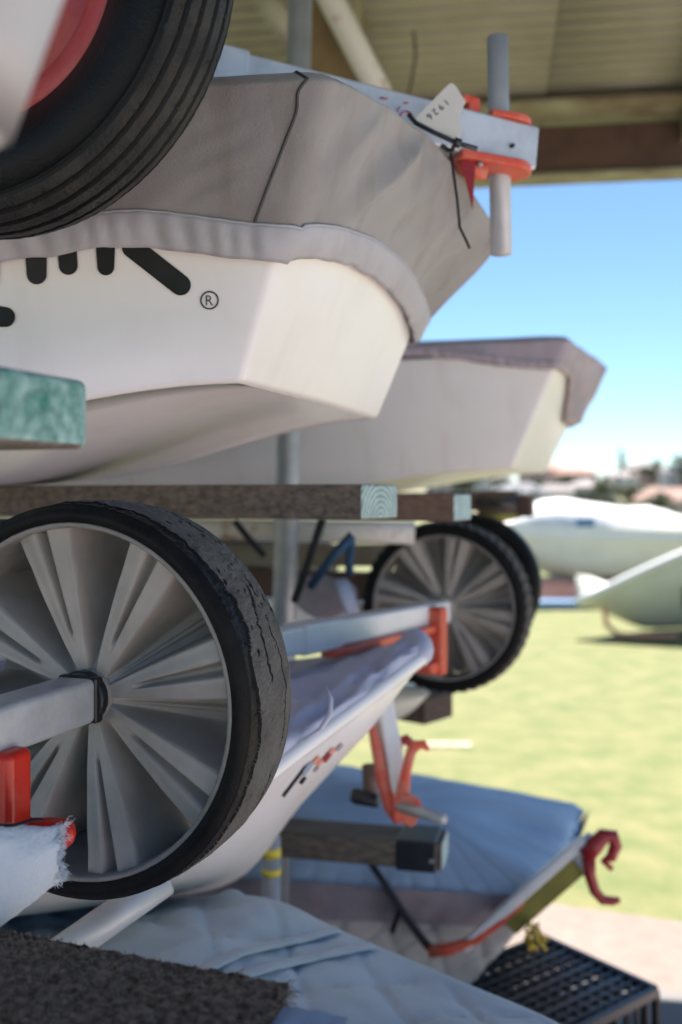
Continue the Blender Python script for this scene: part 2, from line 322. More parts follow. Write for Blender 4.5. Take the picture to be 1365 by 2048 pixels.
# ------------------------------------------------------------------ pram dinghies and their covers
class Pram:
    def __init__(s, O, yaw, wb0=.2745, wt0=.32, H=.295, rake=.128, L=2.3, rk=.095, gb=.16, gt=.18, bulge=.006):
        s.O = Vector(O); s.u, s.v = uv(yaw); s.__dict__.update(wb0=wb0, wt0=wt0, H=H, rake=rake, L=L, rk=rk, gb=gb, gt=gt, bulge=bulge)
    def g(s, t): t = min(1, t); return 1 - (1 - t) ** 2
    def loc(s, x, y, z): return s.O + s.u * x + s.v * y + UZ * z
    def zb(s, t): return -s.rk * sm(t / .6) + .03 * sm((t - 1.3) / 1.0)
    def side(s, sg, t, f, off=0):
        wb = s.wb0 + s.gb * s.g(t / 1.2) - .05 * sm((t - 1.2) / 1.1); wt = s.wt0 + s.gt * s.g(t / 1.2) - .06 * sm((t - 1.2) / 1.1)
        z = lerp(s.zb(t), s.H - .03 * min(t, 1), f)
        return s.loc(-t + s.rake * f * max(0, 1 - t / .5), sg * (lerp(wb, wt, f) + off), z)
    def bow(s, t, f, off=0):
        p = lerp(s.side(-1, 0, f), s.side(1, 0, f), t)
        return p + s.u * (s.bulge * (1 - (2 * t - 1) ** 2) + off)
    def base(s, k, f):
        kind, t = k
        if abs(kind) == 1: return s.side(kind, t, f)
        if kind == 0: return s.bow(t, f)
        sg = -1 if kind < 0 else 1                 # rounded bow corner: t runs side -> bow
        C = s.side(sg, 0, f); A = s.side(sg, s.rc, f); B = s.bow(s.rb if sg < 0 else 1 - s.rb, f)
        return A * ((1 - t) ** 2) + C * (2 * t * (1 - t)) + B * (t * t)
    rc = .011; rb = .016
    def outline(s, aft, nside=240, nbow=190, nc=7):  # round from near side aft to far side aft
        L = [(-1, lerp(s.rc, aft, (1 - i / nside) ** 1.2)) for i in range(nside + 1)]
        L += [(-2, i / nc) for i in range(1, nc)] + [(0, lerp(s.rb, 1 - s.rb, i / nbow)) for i in range(nbow + 1)]
        L += [(2, 1 - i / nc) for i in range(1, nc)] + [(1, lerp(s.rc, aft, (i / nside) ** 1.2)) for i in range(nside + 1)]
        pts = [s.base(k, .6) for k in L]; s.nrm = {}
        for i, k in enumerate(L):
            d = pts[min(i + 1, len(L) - 1)] - pts[max(i - 1, 0)]; s.nrm[k] = Vector((d.y, -d.x, 0)).normalized()
        return L
    def at(s, k, f, off): return s.base(k, f) + s.nrm[k] * off
    def hull(s, name, m, parent):
        ol = s.outline(s.L, 60, 60); mb = MB(); rr = .007; rows = []
        for k in ol:
            col = [s.at(k, f, 0) for f in (.93, .88, .8, .7, .6, .5, .4, .3, .2, .12)]
            zb = s.base(k, 0); up = (s.base(k, .12) - zb)
            for q in range(6):
                a = q / 5 * math.pi / 2; col.append(zb + up.normalized() * (rr * (1 - math.sin(a))) - s.nrm[k] * (rr * (1 - math.cos(a))))
            rows.append(col)
        mb.grid(rows)
        # bottom: join the near half of the outline to the far half
        n = len(ol); low = [r[-1] for r in rows]; half = n // 2; br = []
        for i in range(half + 1):
            a_, b_ = low[i], low[n - 1 - i]; t = (ol[i][1] if ol[i][0] == -1 else 0)
            br.append([lerp(a_, b_, q / 10) - UZ * (.012 * (1 - (q / 5 - 1) ** 2) * sm(t / .5)) for q in range(11)])
        mb.grid([r[::-1] for r in br])
        top = [r[0] for r in rows]
        mb.grid([[lerp(top[i], top[n - 1 - i], q / 6) - UZ * .004 for q in range(7)] for i in range(half + 1)])
        mb.grid([[lerp(rows[0][j], rows[-1][j], q / 4) for q in range(5)] for j in range(16)])
        o = obj(name, mb, m, parent, True)
        wl = o.modifiers.new('weld', 'WELD'); wl.merge_threshold = .0006
        return o
    def cover(s, name, m, mh, label, hem, band, aft=1.7, off=.008, crown=.05, disp=None, parent=None, group=None, nf=34, topn=14, ruffle=.0060, far_bulge=0, mtop=None, extra_hem=True, hem_off=.004, topdisp=None, ftop=1.02, bow_crown=0):
        ol = s.outline(aft); root = thing(name, s.loc(-.2, 0, s.H * .5), label, 'boat cover', group)
        top = []; lower = []
        acc = [0]
        for i in range(1, len(ol)): acc.append(acc[-1] + (s.base(ol[i], 1) - s.base(ol[i - 1], 1)).length)
        nrm = [s.nrm[k] for k in ol]
        cols = []
        for i, k in enumerate(ol):
            kk = (0, 0.0) if k[0] == -2 else ((0, 1.0) if k[0] == 2 else k); h0 = hem(kk); fs = [lerp(h0 + band, ftop, j / nf) for j in range(nf + 1)]
            fb = far_bulge * (kk[1] ** 2 if kk[0] == 0 else (max(0, 1 - k[1] / .35) if k[0] == 1 else 0))
            col = []
            for f in fs:
                p = s.at(k, f, off)
                d_ = disp(kk, f, acc[i]) if disp else 0
                p = p + nrm[i] * (d_ + fb * sm((f - h0) / (1 - h0))) + UZ * (bow_crown * (math.sin(math.pi * kk[1]) if kk[0] == 0 else 0) * sm((f - .55) / .45))
                col.append(p)
            # roll over the gunwale and run to the spine
            base = col[-1]; kind, t = kk
            xs = -.28 if kind == 0 else -min(t + .28 * max(0, 1 - t / .28), 9)
            spine = s.loc(xs, 0, s.H + crown)
            for j in range(1, topn + 1):
                q = j / topn; p = lerp(base, spine, q ** 1.15); z = lerp(base.z, spine.z, math.sin(q * math.pi / 2)) + .012 * math.sin(min(1, q * 8) * math.pi / 2)
                p = Vector((p.x, p.y, z + (topdisp(p, q) if topdisp else 0)))
                if j <= 2: p += nrm[i] * (.006 if j == 1 else 0)
                col.append(p)
            cols.append(col)
        mb = MB(); mb.grid(cols)
        if mtop:
            n = len(cols[0]) - 1
            for q in range(len(mb.f)): mb.m[q] = 1 if q % n >= nf - 1 else 0
        obj('canvas', mb, [m, mtop or m], root)
        if extra_hem:
            rows = []; 
            for i, k in enumerate(ol):
                h0 = hem((0, 0.0) if k[0] == -2 else ((0, 1.0) if k[0] == 2 else k)); col = []
                for j in range(9):
                    q = j / 8; f = lerp(h0, h0 + band, q)
                    a = acc[i]
                    rf = ruffle * (.42 if k[0] == 0 else .85) * (.75 * math.sin(6.283 * (a * 34 + q * .55 + 1.1 * noise.noise(Vector((a * 8, 3, 1))))) * (.4 + abs(noise.noise(Vector((a * 12, 7, 2)))) * 1.8) + .5 * noise.noise(Vector((a * 26 + q * 2, q, 9)))) * math.sin(math.pi * min(1, q * .9 + .08)) ** .6
                    puff = hem_off * math.sin(math.pi * (q * .9 + .06)) ** .7
                    p0_ = s.at(k, f + .012 * noise.noise(Vector((a * 22, 1, 1))) * (1 - q), off * .6); base = cols[i][0]
                    p = lerp(p0_, base + (p0_ - s.at(k, h0 + band, off * .6)), q ** .8) + nrm[i] * (puff + rf)
                    col.append(p)
                rows.append(col)
            # inner lip so that the hem has thickness
            mb = MB(); mb.grid(rows); ho = obj('hem', mb, mh, root)
            sl = ho.modifiers.new('thickness', 'SOLIDIFY'); sl.thickness = .002; sl.offset = -1
            mb = MB(); mb.tube([r[-1] + n_ * .001 for r, n_ in zip(rows, nrm)], .0016, 6); obj('hem_stitching', mb, mh, ho)
        return root, cols, ol
# ---- boat 1: nearest white pram dinghy
B1 = Pram((-.023, 1.3125, 1.5155), 17.1, wt0=.320, rake=.113)
b1 = thing('dinghy', (-.2, 1.35, 1.42), 'white pram dinghy with black splash logo, nearest boat on the upper rack tier', 'dinghy', None)
B1.hull('hull', M['gel'], b1)
def hem1(k):
    if k[0] == 0: t = k[1]; return .405 + .125 * (1 - (2 * t - 1) ** 2) ** .8
    if k[0] == -1: return .405 + .085 * sm(k[1] / .16)
    return .405
def disp1(k, f, a):
    if k[0] == 0:
        t = k[1]; x = t * .63; y = f * .3
        q1 = x * .55 - y * .83; q2 = x * .83 + y * .55       # folds rise from the hem towards the far top corner
        e = (math.sin(math.pi * t) ** .5 if 0 < t < 1 else 0) * (1 - .75 * sm((t - .7) / .3))
        n1_ = 1 - abs(noise.noise(Vector((q1 * 17, q2 * 2.6, 1.5)))) * 2.6
        d = .015 * n1_ - .006 + .006 * noise.noise(Vector((q1 * 36, q2 * 5, 4.5))) + .014 * noise.noise(Vector((q1 * 7, q2 * 2, 9.5))) + .018 * math.sin(math.pi * t) * math.sin(math.pi * min(1, (f - .45) / .6))
        return d * (e + .05) * (.12 + .88 * sm((f - hem1(k) - .108) / .16)) * (1 - .8 * sm((f - .84) / .13))
    t = k[1]; e = sm(t / .08)
    return e * (.007 * noise.noise(Vector((t * 5, f * 3, 2))) + .002 * noise.noise(Vector((t * 26 + f * 10, f * 9, 7))) + .004 * sm((t - .1) / .6))
c1, cols1, ol1 = B1.cover('boat_cover', M['canvas'], M['hem'], 'taut grey canvas cover with gathered hem over the near white logo dinghy', hem1, .108, disp=disp1, far_bulge=.07, crown=.02, bow_crown=.045, nf=40, off=.013, ftop=.965)
near = [i for i, k in enumerate(ol1) if k[0] == -1]
def col_at(t, j):                                  # cover column at distance t behind the near bow corner
    i = min(near, key=lambda q: abs(ol1[q][1] - t)); k2 = i + (1 if ol1[i][1] > t else -1)
    w_ = (t - ol1[i][1]) / (ol1[k2][1] - ol1[i][1] + 1e-9); return lerp(cols1[i][j], cols1[k2][j], min(1, max(0, w_)))
pts = [col_at(.0115 + .016 * (1 - min(j, 40) / 40) ** .8 + .006 * math.exp(-((j - 37) / 4) ** 2), j) - B1.v * .0012 for j in range(0, 44)]
mb = MB(); mb.tube(pts, .0015, 8); obj('piping', mb, M['piping'], c1)
# logo on the near side
pA = B1.side(-1, .05, .3); pB = B1.side(-1, .40, .3); pC = B1.side(-1, .2, .9)
nS = (pB - pA).cross(pC - pA).normalized(); nS = nS if nS.y < 0 else -nS
def on_side(px, py, e=.0016):
    p = ray_plane(px, py, pA, nS)
    # follow the real (slightly curved) hull side: iterate the side function
    lo = p
    best = None
    t = -(p - B1.O).dot(B1.u); 
    for it in range(6):
        z = p.z - B1.O.z; tt = max(0, t); zb = B1.zb(tt); zt = B1.H - .03 * min(tt, 1); f = (z - zb) / (zt - zb)
        q = B1.side(-1, tt + B1.rake * f * max(0, 1 - tt / .5), f)
        p = ray_plane(px, py, q, nS); t = -(p - B1.O).dot(B1.u)
    return p + nS * e
def blob(name, poly, m, parent, fn, n=None):
    mb = MB(); vs_ = [fn(*q) for q in poly]; mb.add(vs_, [tuple(range(len(vs_)))])
    o = obj(name, mb, m, parent, False); return o
def capsule(x0, y0, x1, y1, r0_, r1_, n=12):
    a = math.atan2(y1 - y0, x1 - x0); o = []
    for i in range(n + 1):
        q = a - math.pi / 2 + math.pi * i / n; o.append((x1 + r1_ * math.cos(q), y1 + r1_ * math.sin(q)))
    for i in range(n + 1):
        q = a + math.pi / 2 + math.pi * i / n; o.append((x0 + r0_ * math.cos(q), y0 + r0_ * math.sin(q)))
    return o
for cp in [capsule(-14, 480, -16, 565, 17, 16), capsule(73, 480, 75, 549, 23, 20), capsule(135, 480, 138, 531, 19, 19), capsule(212, 480, 213, 534, 20, 17), capsule(266, 495, 362, 570, 21, 21), capsule(-60, 628, 12, 634, 26, 20)]:
    blob('logo_stroke', cp, M['ink2'], b1, on_side)
ringp = []
mb = MB(); ri = [on_side(420 + 15.5 * math.cos(2 * math.pi * i / 40), 600.5 + 15.5 * math.sin(2 * math.pi * i / 40)) for i in range(40)]
ro = [on_side(420 + 18.7 * math.cos(2 * math.pi * i / 40), 600.5 + 18.7 * math.sin(2 * math.pi * i / 40)) for i in range(40)]
mb.add(ri + ro, [(i, (i + 1) % 40, 40 + (i + 1) % 40, 40 + i) for i in range(40)]); obj('registered_mark', mb, M['ink'], b1, False)
def text_mesh(name, s, fn, m, parent, size=1.0):
    """flat lettering: fn maps font plane (x right, y up, cap height about .7) to the world"""
    cu = bpy.data.curves.new('txt', 'FONT'); cu.body = s; cu.size = size; cu.resolution_u = 4
    to = bpy.data.objects.new('txt', cu); sc.collection.objects.link(to)
    me = to.to_mesh(); mb = MB(); mb.add([fn(v.co.x, v.co.y) for v in me.vertices], [tuple(p.vertices) for p in me.polygons])
    to.to_mesh_clear(); bpy.data.objects.remove(to); bpy.data.curves.remove(cu)
    return obj(name, mb, m, parent, False)
text_mesh('letter', 'R', lambda x, y: on_side(410.5 + x * 27, 610.5 - y * 29), M['ink'], b1)

# ---- boat 2: further white dinghy on the same tier
B2 = Pram((.516, 2.708, 1.4566), 20, wt0=.325, rake=.135, rk=.06)
b2 = thing('dinghy', (.2, 2.8, 1.4), 'white pram dinghy with cream bow and mauve cover, farther boat on the upper rack tier', 'dinghy')
B2.hull('hull', M['gel2'], b2)
def hem2(k):
    if k[0] == 0: t = k[1]; return .80 - .34 * sm((t - .2) / .5)
    if k[0] == -1: return .80 + .155 * sm(k[1] / .3)
    return .6
def disp2(k, f, a): return .012 * noise.noise(Vector((a * 9, f * 5, 8))) + (.03 * sm((k[1] - .25) / .5) if k[0] == 0 else 0) * .6
B2.cover('boat_cover', M['mauve'], M['mauve'], 'mauve canvas cover folded over the bow of the farther upper dinghy', hem2, .06, disp=disp2, off=.012, crown=.03, nf=14, far_bulge=.01)
# ---- boat 5: low dinghy with blue cover
B5 = Pram((.345, 2.465, .27), 21, wb0=.25, wt0=.30, H=.27, rake=.20, rk=.06, gb=.17, gt=.17)
b5 = thing('dinghy', (.1, 2.5, .2), 'lowest dinghy under a blue cover beside the black milk crate', 'dinghy')
B5.hull('hull', M['gel2'], b5)
def disp5(k, f, a):
    q = (a * 9 + f * 2.2) % 1; q2 = (a * 9 - f * 2.2) % 1
    return .006 * noise.noise(Vector((a * 8, f * 4, 1))) - .007 * (max(0, 1 - min(q, 1 - q) / .12) + max(0, 1 - min(q2, 1 - q2) / .09))
def td5(p, q): return .022 * noise.noise(Vector((p.x * 4 + p.y * 5, p.y * 9 - p.x * 3, 2)))
c5, cols5, ol5 = B5.cover('boat_cover', M['quilt_dark'], M['mauve'], 'blue topped boat cover with grey quilted side and black strap', lambda k: .02, .05, disp=disp5, off=.012, crown=.09, mtop=M['blue'], nf=30, topdisp=td5)
# band of mauve between top and side
mb = MB(); mb.grid([[B5.at(k, f, .020 + .004 * noise.noise(Vector((i * .2, f, 5)))) for f in (.74, .80, .86, .92, .98, 1.04)] for i, k in enumerate(ol5) if k[0] <= 0]); obj('edge_band', mb, M['mauve'], c5)
n5 = Vector((-.34, -.94, 0))
sp = [(742, 1725), (775, 1775), (815, 1838), (850, 1885), (870, 1905)]
mb = MB(); mb.tube([P(x, y, 2.12 + .0 * i) for i, (x, y) in enumerate(sp)], .024, 8, flat=.3); obj('strap', mb, M['strap'], c5)
mb = MB(); mb.tube([P(800, 1818, 2.12), P(785, 1862, 2.12)], .018, 8, flat=.3); obj('strap_tail', mb, M['strap'], c5)
# ---- boat 6: dark covered boat in the back of the middle tier
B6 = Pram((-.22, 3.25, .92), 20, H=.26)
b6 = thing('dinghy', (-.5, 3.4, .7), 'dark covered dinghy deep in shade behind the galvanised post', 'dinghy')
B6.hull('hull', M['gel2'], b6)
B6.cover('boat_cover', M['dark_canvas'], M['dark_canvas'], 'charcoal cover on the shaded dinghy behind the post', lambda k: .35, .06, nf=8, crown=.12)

# ---- boat 3: bluff white dinghy under a lavender cover, middle tier
G = [(846, 1318, 1.56), (800, 1352, 1.49), (720, 1413, 1.38), (600, 1502, 1.235), (470, 1592, 1.13), (200, 1700, 1.05), (-200, 1760, 1.0), (-700, 1790, .98)]
K = [(838, 1334, 1.565), (790, 1392, 1.575), (720, 1474, 1.585), (600, 1612, 1.625), (470, 1762, 1.69), (250, 1800, 1.66), (-200, 1850, 1.56), (-700, 1900, 1.5)]
Fr = [(848, 1310, 1.57), (850, 1300, 1.70), (800, 1306, 1.80), (700, 1322, 1.88), (560, 1340, 1.95), (300, 1350, 2.0), (-150, 1330, 2.05), (-600, 1340, 2.05)]
def spline(pts, n):
    pts = [P(*p) for p in pts]; o = []
    for i in range(len(pts) - 1):
        a = pts[max(i - 1, 0)]; b = pts[i]; c = pts[i + 1]; d = pts[min(i + 2, len(pts) - 1)]
        for k in range(n):
            t = k / n; o.append(.5 * ((2 * b) + (c - a) * t + (2 * a - 5 * b + 4 * c - d) * t * t + (3 * b - a - 3 * c + d) * t ** 3))
    return o + [pts[-1]]
G3 = spline(G, 6); K3 = spline(K, 6); F3 = spline(Fr, 6)
b3 = thing('dinghy', (G3[10].x, 1.4, .7), 'white dinghy with small red and blue bow lettering, behind the big grey wheel', 'dinghy')
mb = MB(); rows = []
for g_, k_, f_ in zip(G3, K3, F3):
    r = []
    for j in range(13):
        t = j / 12; p = lerp(g_, k_, t); r.append(p + Vector((.0, -.012, -.02)) * math.sin(math.pi * t) * min(1, (g_ - k_).length / .2))
    for j in range(1, 13): r.append(lerp(k_, f_, j / 12))
    rows.append(r)
mb.grid(rows); mb.add(rows[-1], [tuple(range(len(rows[-1])))]); obj('hull', mb, M['gel'], b3)
# gunwale roll
mb = MB(); mb.tube([p + UZ * .003 for p in G3], [.004] + [.011] * (len(G3) - 1), 12); obj('gunwale', mb, M['gel'], b3)
# lettering on the near bow: short bars following the gunwale, set on the hull skin
def hull3(px, py, e=.002):
    best = None
    for i in range(len(G3) - 1):
        for j in range(12):
            a, b, c, d = rows[i][j], rows[i + 1][j], rows[i + 1][j + 1], rows[i][j + 1]
            n = (b - a).cross(d - a)
            if n.length < 1e-9: continue
            n.normalize(); q = ray_plane(px, py, a, n); m_ = (a + b + c + d) / 4; dd = (q - m_).length
            if best is None or dd < best[0]: best = (dd, q, n if n.y < 0 else -n)
    return best[1] + best[2] * e
def bar3(p0, p1, wd, m):
    (x0, y0), (x1, y1) = p0, p1; l = math.hypot(x1 - x0, y1 - y0); nx, ny = -(y1 - y0) / l * wd, (x1 - x0) / l * wd
    mb = MB(); rr = []
    for t in (0, .5, 1):
        x, y = lerp(x0, x1, t), lerp(y0, y1, t); rr.append([hull3(x - nx, y - ny), hull3(x + nx, y + ny)])
    mb.grid(rr); obj('lettering', mb, m, b3, False)
for a in [((565, 1592), (612, 1530), 2.2, M['ink2']), ((604, 1548), (622, 1524), 4.5, M['blueink']), ((600, 1566), (610, 1553), 3, M['ink2']), ((626, 1526), (638, 1512), 4, M['pinkink']), ((634, 1530), (644, 1517), 3, M['pinkink']),
          ((646, 1522), (660, 1504), 4.5, M['maroon']), ((658, 1506), (668, 1496), 4, M['pinkink']), ((628, 1542), (636, 1532), 2.5, M['mauve']), ((672, 1500), (684, 1487), 3, M['mauve'])]: bar3(*a)
# lavender cover of boat 3
c3 = thing('boat_cover', (G3[10].x, 1.5, 1.0), 'lavender canvas cover with loose folds on the dinghy behind the big grey wheel', 'boat cover')
rows_c = []
for i, (g_, f_) in enumerate(zip(G3, F3)):
    r = []; wdt = (f_ - g_).length; cr = min(.012, wdt * .1)
    outw = (g_ - f_).normalized(); outw.z = 0
    for j in range(41):
        t = j / 40
        if t < .14:
            q = t / .14; p = g_ + outw * (.012 * math.sin(q * math.pi)) + UZ * (-.012 + .03 * q)
        else:
            q = (t - .14) / .86; p = lerp(g_, f_, q) + UZ * (.018 + cr * math.sin(math.pi * q) ** .7)
        a = i * .045
        fold = .026 * sm(i / 12) * (noise.noise(Vector((a * 5 + t * 3, t * 8 - a * 3, 2.2))) + .55 * noise.noise(Vector((a * 13 - t * 6, t * 16, 6)))) * math.sin(math.pi * min(1, t + .05))
        r.append(p + UZ * fold + outw * fold * .5)
    rows_c.append(r)
mb = MB(); mb.grid(rows_c); mb.add([F3[0] + UZ * .01, G3[0] + UZ * .01] + [r for r in rows_c[0][::-8]], []); obj('canvas', mb, M['lav'], c3)
mb = MB(); noseP = P(838, 1306, 1.58)
rr = []
for i in range(9):
    q = i / 8 * math.pi; rr.append([noseP + Vector((.028 * math.sin(q) * math.cos(t_), .10 * math.sin(q) * math.sin(t_) + .06, .028 * math.cos(q))) for t_ in [2 * math.pi * k / 20 for k in range(20)]])
mb.grid(rr, close=True); obj('cover_nose', mb, M['lav'], c3)
# a hanging fold and its piping
fp = [P(652, 1372, 1.24), P(662, 1398, 1.225), P(660, 1430, 1.215), P(640, 1460, 1.21), P(612, 1478, 1.20)]
mb = MB(); mb.tube(fp, [.001, .003, .0035, .003, .001], 10); obj('fold_piping', mb, M['lav'], c3)

# ---- boat 4: quilted cover, lowest near boat
Ed = [(-900, 1700, 2.0), (-400, 1755, 1.8), (100, 1790, 1.62), (350, 1797, 1.52), (460, 1790, 1.475), (560, 1806, 1.43), (680, 1864, 1.40), (900, 1957, 1.34), (1100, 2042, 1.28), (1190, 2105, 1.25)]
E4c = spline(Ed, 16)
b4 = thing('dinghy', (.0, 1.2, .3), 'dinghy hidden beneath the blue grey quilted cover at the bottom', 'dinghy')
c4r = thing('boat_cover', (.0, 1.2, .5), 'large blue grey quilted boat cover across the bottom of the picture', 'boat cover')
rows = []; LW = .62
accu = 0
for i, e in enumerate(E4c):
    if i: accu += (e - E4c[i - 1]).length
    r = []
    taper = 1 - .55 * sm((i - 100) / 44)
    for j in range(-8, 67):
        q = j / 60
        if j < 0:
            p = e + v20 * (.02 + .012 * -j ** 1 * .2) + UZ * (.035 * j)
            if j > -3: p = e + v20 * (.012 * -j) + UZ * (-.012 * j * j * .3)
        elif q <= 1:
            p = e - v20 * (LW * taper * q) + UZ * (.035 * math.sin(math.pi * min(1, q * 1.0)) - .03 * q)
        else: p = e - v20 * (LW * taper + .01) + UZ * (-.03 - .06 * (j - 60))
        if 0 <= j <= 60:
            s_ = accu; t_ = q * LW
            a = (s_ * 7.5 + t_ * 5.5) % 1; b = (s_ * 7.5 - t_ * 5.5) % 1
            fade = sm((i - 64) / 12) * .55 + .45
            d = -.006 * (max(0, 1 - min(a, 1 - a) / .10) + max(0, 1 - min(b, 1 - b) / .10)) * fade
            d += .014 * noise.noise(Vector((s_ * 4 + t_ * 3, t_ * 8 - s_ * 2, 1))) * (1.6 - sm((i - 70) / 20)) + .010 * noise.noise(Vector((s_ * 14 + t_ * 10, t_ * 26 - s_ * 6, 5))) * (1.4 - sm((i - 80) / 14))
            p = p + UZ * d * sm(q / .06)
        r.append(p)
    rows.append(r)
mb = MB(); mb.grid(rows); obj('quilted_panel', mb, M['quilt'], c4r)
# raised double seam across the cover
for di in (0, 3):
    ii = 96 + di * 2; pts = [lerp(rows[ii - int(j * .55)][8 + j], rows[ii - int(j * .55) - 1][8 + j], j * .55 - int(j * .55)) + UZ * .004 for j in range(0, 46)]
    mb = MB(); mb.tube([(pts[max(0, q - 2)] + pts[q] + pts[min(45, q + 2)]) / 3 - UZ * .0005 for q in range(46)], .010, 10, flat=.32); obj('seam', mb, M['quilt'], c4r)
mb = MB(); rr = []
for e, i in zip(E4c[::6], range(0, len(E4c), 6)):
    taper = 1 - .55 * sm((i - 100) / 44)
    a = e - v20 * .02; b = e - v20 * (LW * taper - .02)
    rr.append([a - UZ * .05, lerp(a, b, .2) - UZ * .36, lerp(a, b, .8) - UZ * .40, b - UZ * .09])
mb.grid(rr); mb.add(rr[-1], [(0, 1, 2, 3)]); obj('hull', mb, M['gel2'], b4)

# ------------------------------------------------------------------ wheels
def wheel(parent, C, yaw, Rt, Rl, wt, detail, tread, phase=14, deep=.10):
    """fan spoked moulded wheel; C = centre of the front lip plane; axis along v (away from the camera)"""
    u, v = uv(yaw); C = Vector(C)
    def W(r, th, a): return C + u * (r * math.cos(th)) + UZ * (r * math.sin(th)) + v * a
    nt_ = 8 * (64 if detail else 40); nr = 26 if detail else 12
    rh = .026 * Rl / .17
    def height(r, deg):
        ph = ((deg - phase + 22.5) % 45) - 22.5; ap = abs(ph); t = (r - rh) / (Rl - rh)
        crest = lerp(.030, .006, t ** .8); gap = lerp(.034, .012 + deep, min(1, t * 1.25))
        # pair of ridges with a groove
        hw = 9.6 + 2.0 * (1 - t)
        k = sm((ap - hw) / 5.6)
        a = lerp(crest, gap, k)
        g_ = min(1, max(0, (t - .22) / .10))
        a += .022 * g_ * (.4 + .6 * t) * (1 - sm((ap - 1.0) / 1.7))
        # lesser ridge at the bottom of each gap
        s2 = 22.5 - ap
        a -= .012 * t * (1 - sm((s2 - .9) / 1.3))
        # soft round-over on the outer flanks
        a += .0045 * sm((ap - 3.2) / 6) * t
        return a
    mb = MB(); rows = []
    for i in range(nr + 1):
        r = lerp(rh, Rl - .002, i / nr); rows.append([W(r, 2 * math.pi * k / nt_, height(r, 360 * k / nt_)) for k in range(nt_)])
    mb.grid(rows, close=True)
    # mirrored rear face
    rows2 = []
    for i in range(0, nr + 1, 2):
        r = lerp(rh, Rl - .002, i / nr); rows2.append([W(r, 2 * math.pi * k / nt_, wt + .022 - height(r, 360 * k / nt_ + 22.5) * .35) for k in range(0, nt_, 2)])
    mb.grid([q[::-1] for q in rows2], close=True)
    # hub
    for a0, a1 in ((.012, .07), ):
        rr = [[W(r, 2 * math.pi * k / 32, a) for k in range(32)] for r, a in ((.012, .0135), (rh * .82, .0135), (rh * .95, .017), (rh * 1.02, .03), (rh * 1.02, .07))]
        mb.grid(rr, close=True)
    wh = obj('wheel', mb, M['rim'], parent)
    mb = MB()       # lip ring and barrel
    pr = [(Rl - .003, wt + .005), (Rl - .003, .004), (Rl - .0022, .0), (Rl + .0012, -.0015), (Rl + .003, .001), (Rl + .003, .02)]
    mb.grid([[W(r + (.0006 * noise.noise(Vector((k * .35, 0, 1))) if a < .002 else 0), 2 * math.pi * k / 360, a) for k in range(360)] for r, a in pr], close=True)
    obj('rim_lip', mb, M['rim2'], wh)
    # tyre
    nth = 1100 if detail else 420
    prof = []      # (r, a, zone)  zone 0 sidewall 1 tread
    ws = Rt - Rl
    n1, n2, n3 = (22, 74, 12) if detail else (8, 16, 5)
    for i in range(n1): t = i / n1; prof.append((Rl + .0025 + ws * .93 * t, -.0005 - .004 * math.sin(math.pi * min(1, t * 1.1)) + .003 * t * t, 0, t))
    for i in range(n2): t = i / (n2 - 1); prof.append((Rt - ws * .07 + .004 * math.sin(math.pi * t) ** .6 + ws * .05, .003 + (wt - .006) * t, 1, t))
    for i in range(n3 + 1): t = i / n3; prof.append((Rt - ws * t * .97, wt + .003 * math.sin(math.pi * t), 2, t))
    mb = MB(); rows = []; zone = []
    for (r, a, z, t) in prof:
        row = []; zr_ = []
        for k in range(nth):
            th = 2 * math.pi * k / nth; c_, s_ = math.cos(th), math.sin(th); rr_ = r; aa = a; zz = z
            if tread == 'worn':
                n_ = fbm(c_ * 7, s_ * 7, a * 60, 3)
                if z == 1:
                    rr_ += .0011 * n_ + .0005 * noise.noise(Vector((c_ * 60, s_ * 60, a * 300)))
                    # torn edge: tread skin peeled back from the shoulder along a wandering line
                    pk = .16 + .085 * fbm(c_ * 3.1 + 4, s_ * 3.1, 2, 3) + .022 * noise.noise(Vector((c_ * 22, s_ * 22, 3))) + .01 * noise.noise(Vector((c_ * 70, s_ * 70, 5)))
                    zz = 1
                    if t < pk: rr_ -= .0016; zz = 0
                    elif t < pk + .016 + .010 * noise.noise(Vector((c_ * 15, s_ * 15, 8))): rr_ -= .0045; zz = 3
                    # second crack on the far third
                    pk2 = .80 + .08 * fbm(c_ * 4, s_ * 4 + 9, 1, 2) + .03 * noise.noise(Vector((c_ * 26, s_ * 26, 2)))
                    on = noise.noise(Vector((c_ * 5, s_ * 5, 17)))
                    if on > -.15 and abs(t - pk2) < .008 * (1 + on): rr_ -= .004; zz = 3
                    # shallow flaking on upper part
                    up = sm((s_ - .05) / .5) * sm((c_ + .5) / .5)
                    fl = noise.noise(Vector((c_ * 30, s_ * 30, a * 110)))
                    st = noise.noise(Vector((th * 16, a * 240, 4)))
                    rr_ += .0012 * up * fl
                    if up > .3 and st > .52: rr_ -= .0020; zz = 3
                    pk3 = .52 + .2 * noise.noise(Vector((th * 2.2, 3, 3))) + .035 * noise.noise(Vector((th * 30, 1, 3)))
                    if .12 < th < .62 and abs(t - pk3) < .013: rr_ -= .004; zz = 3
                    # waviness of the silhouette where pieces are missing
                    rr_ -= .002 * max(0, noise.noise(Vector((th * 9, t * 3, 11))) - .25) * 2
                elif z == 0: rr_ += .0; aa += .0006 * n_ * t
            else:
                if z == 1:
                    kb = math.sin(th * 46 + (0 if t < .5 else math.pi)); rr_ += .0035 * (1 if kb > 0 else -.4) * (1 if .12 < t < .88 else .4)
                    zz = 1
            row.append(W(rr_, th, aa)); zr_.append(zz)
        rows.append(row); zone.append(zr_)
    mb.grid(rows, close=True)
    for i in range(len(rows) - 1):
        for k in range(nth):
            z = zone[i][k]; mb.m[i * nth + k] = 2 if z == 3 else (1 if z == 1 else 0)
    obj('tyre', mb, [M['rubber'], M['rubber_wear'], M['crack']], wh)
    return wh, W
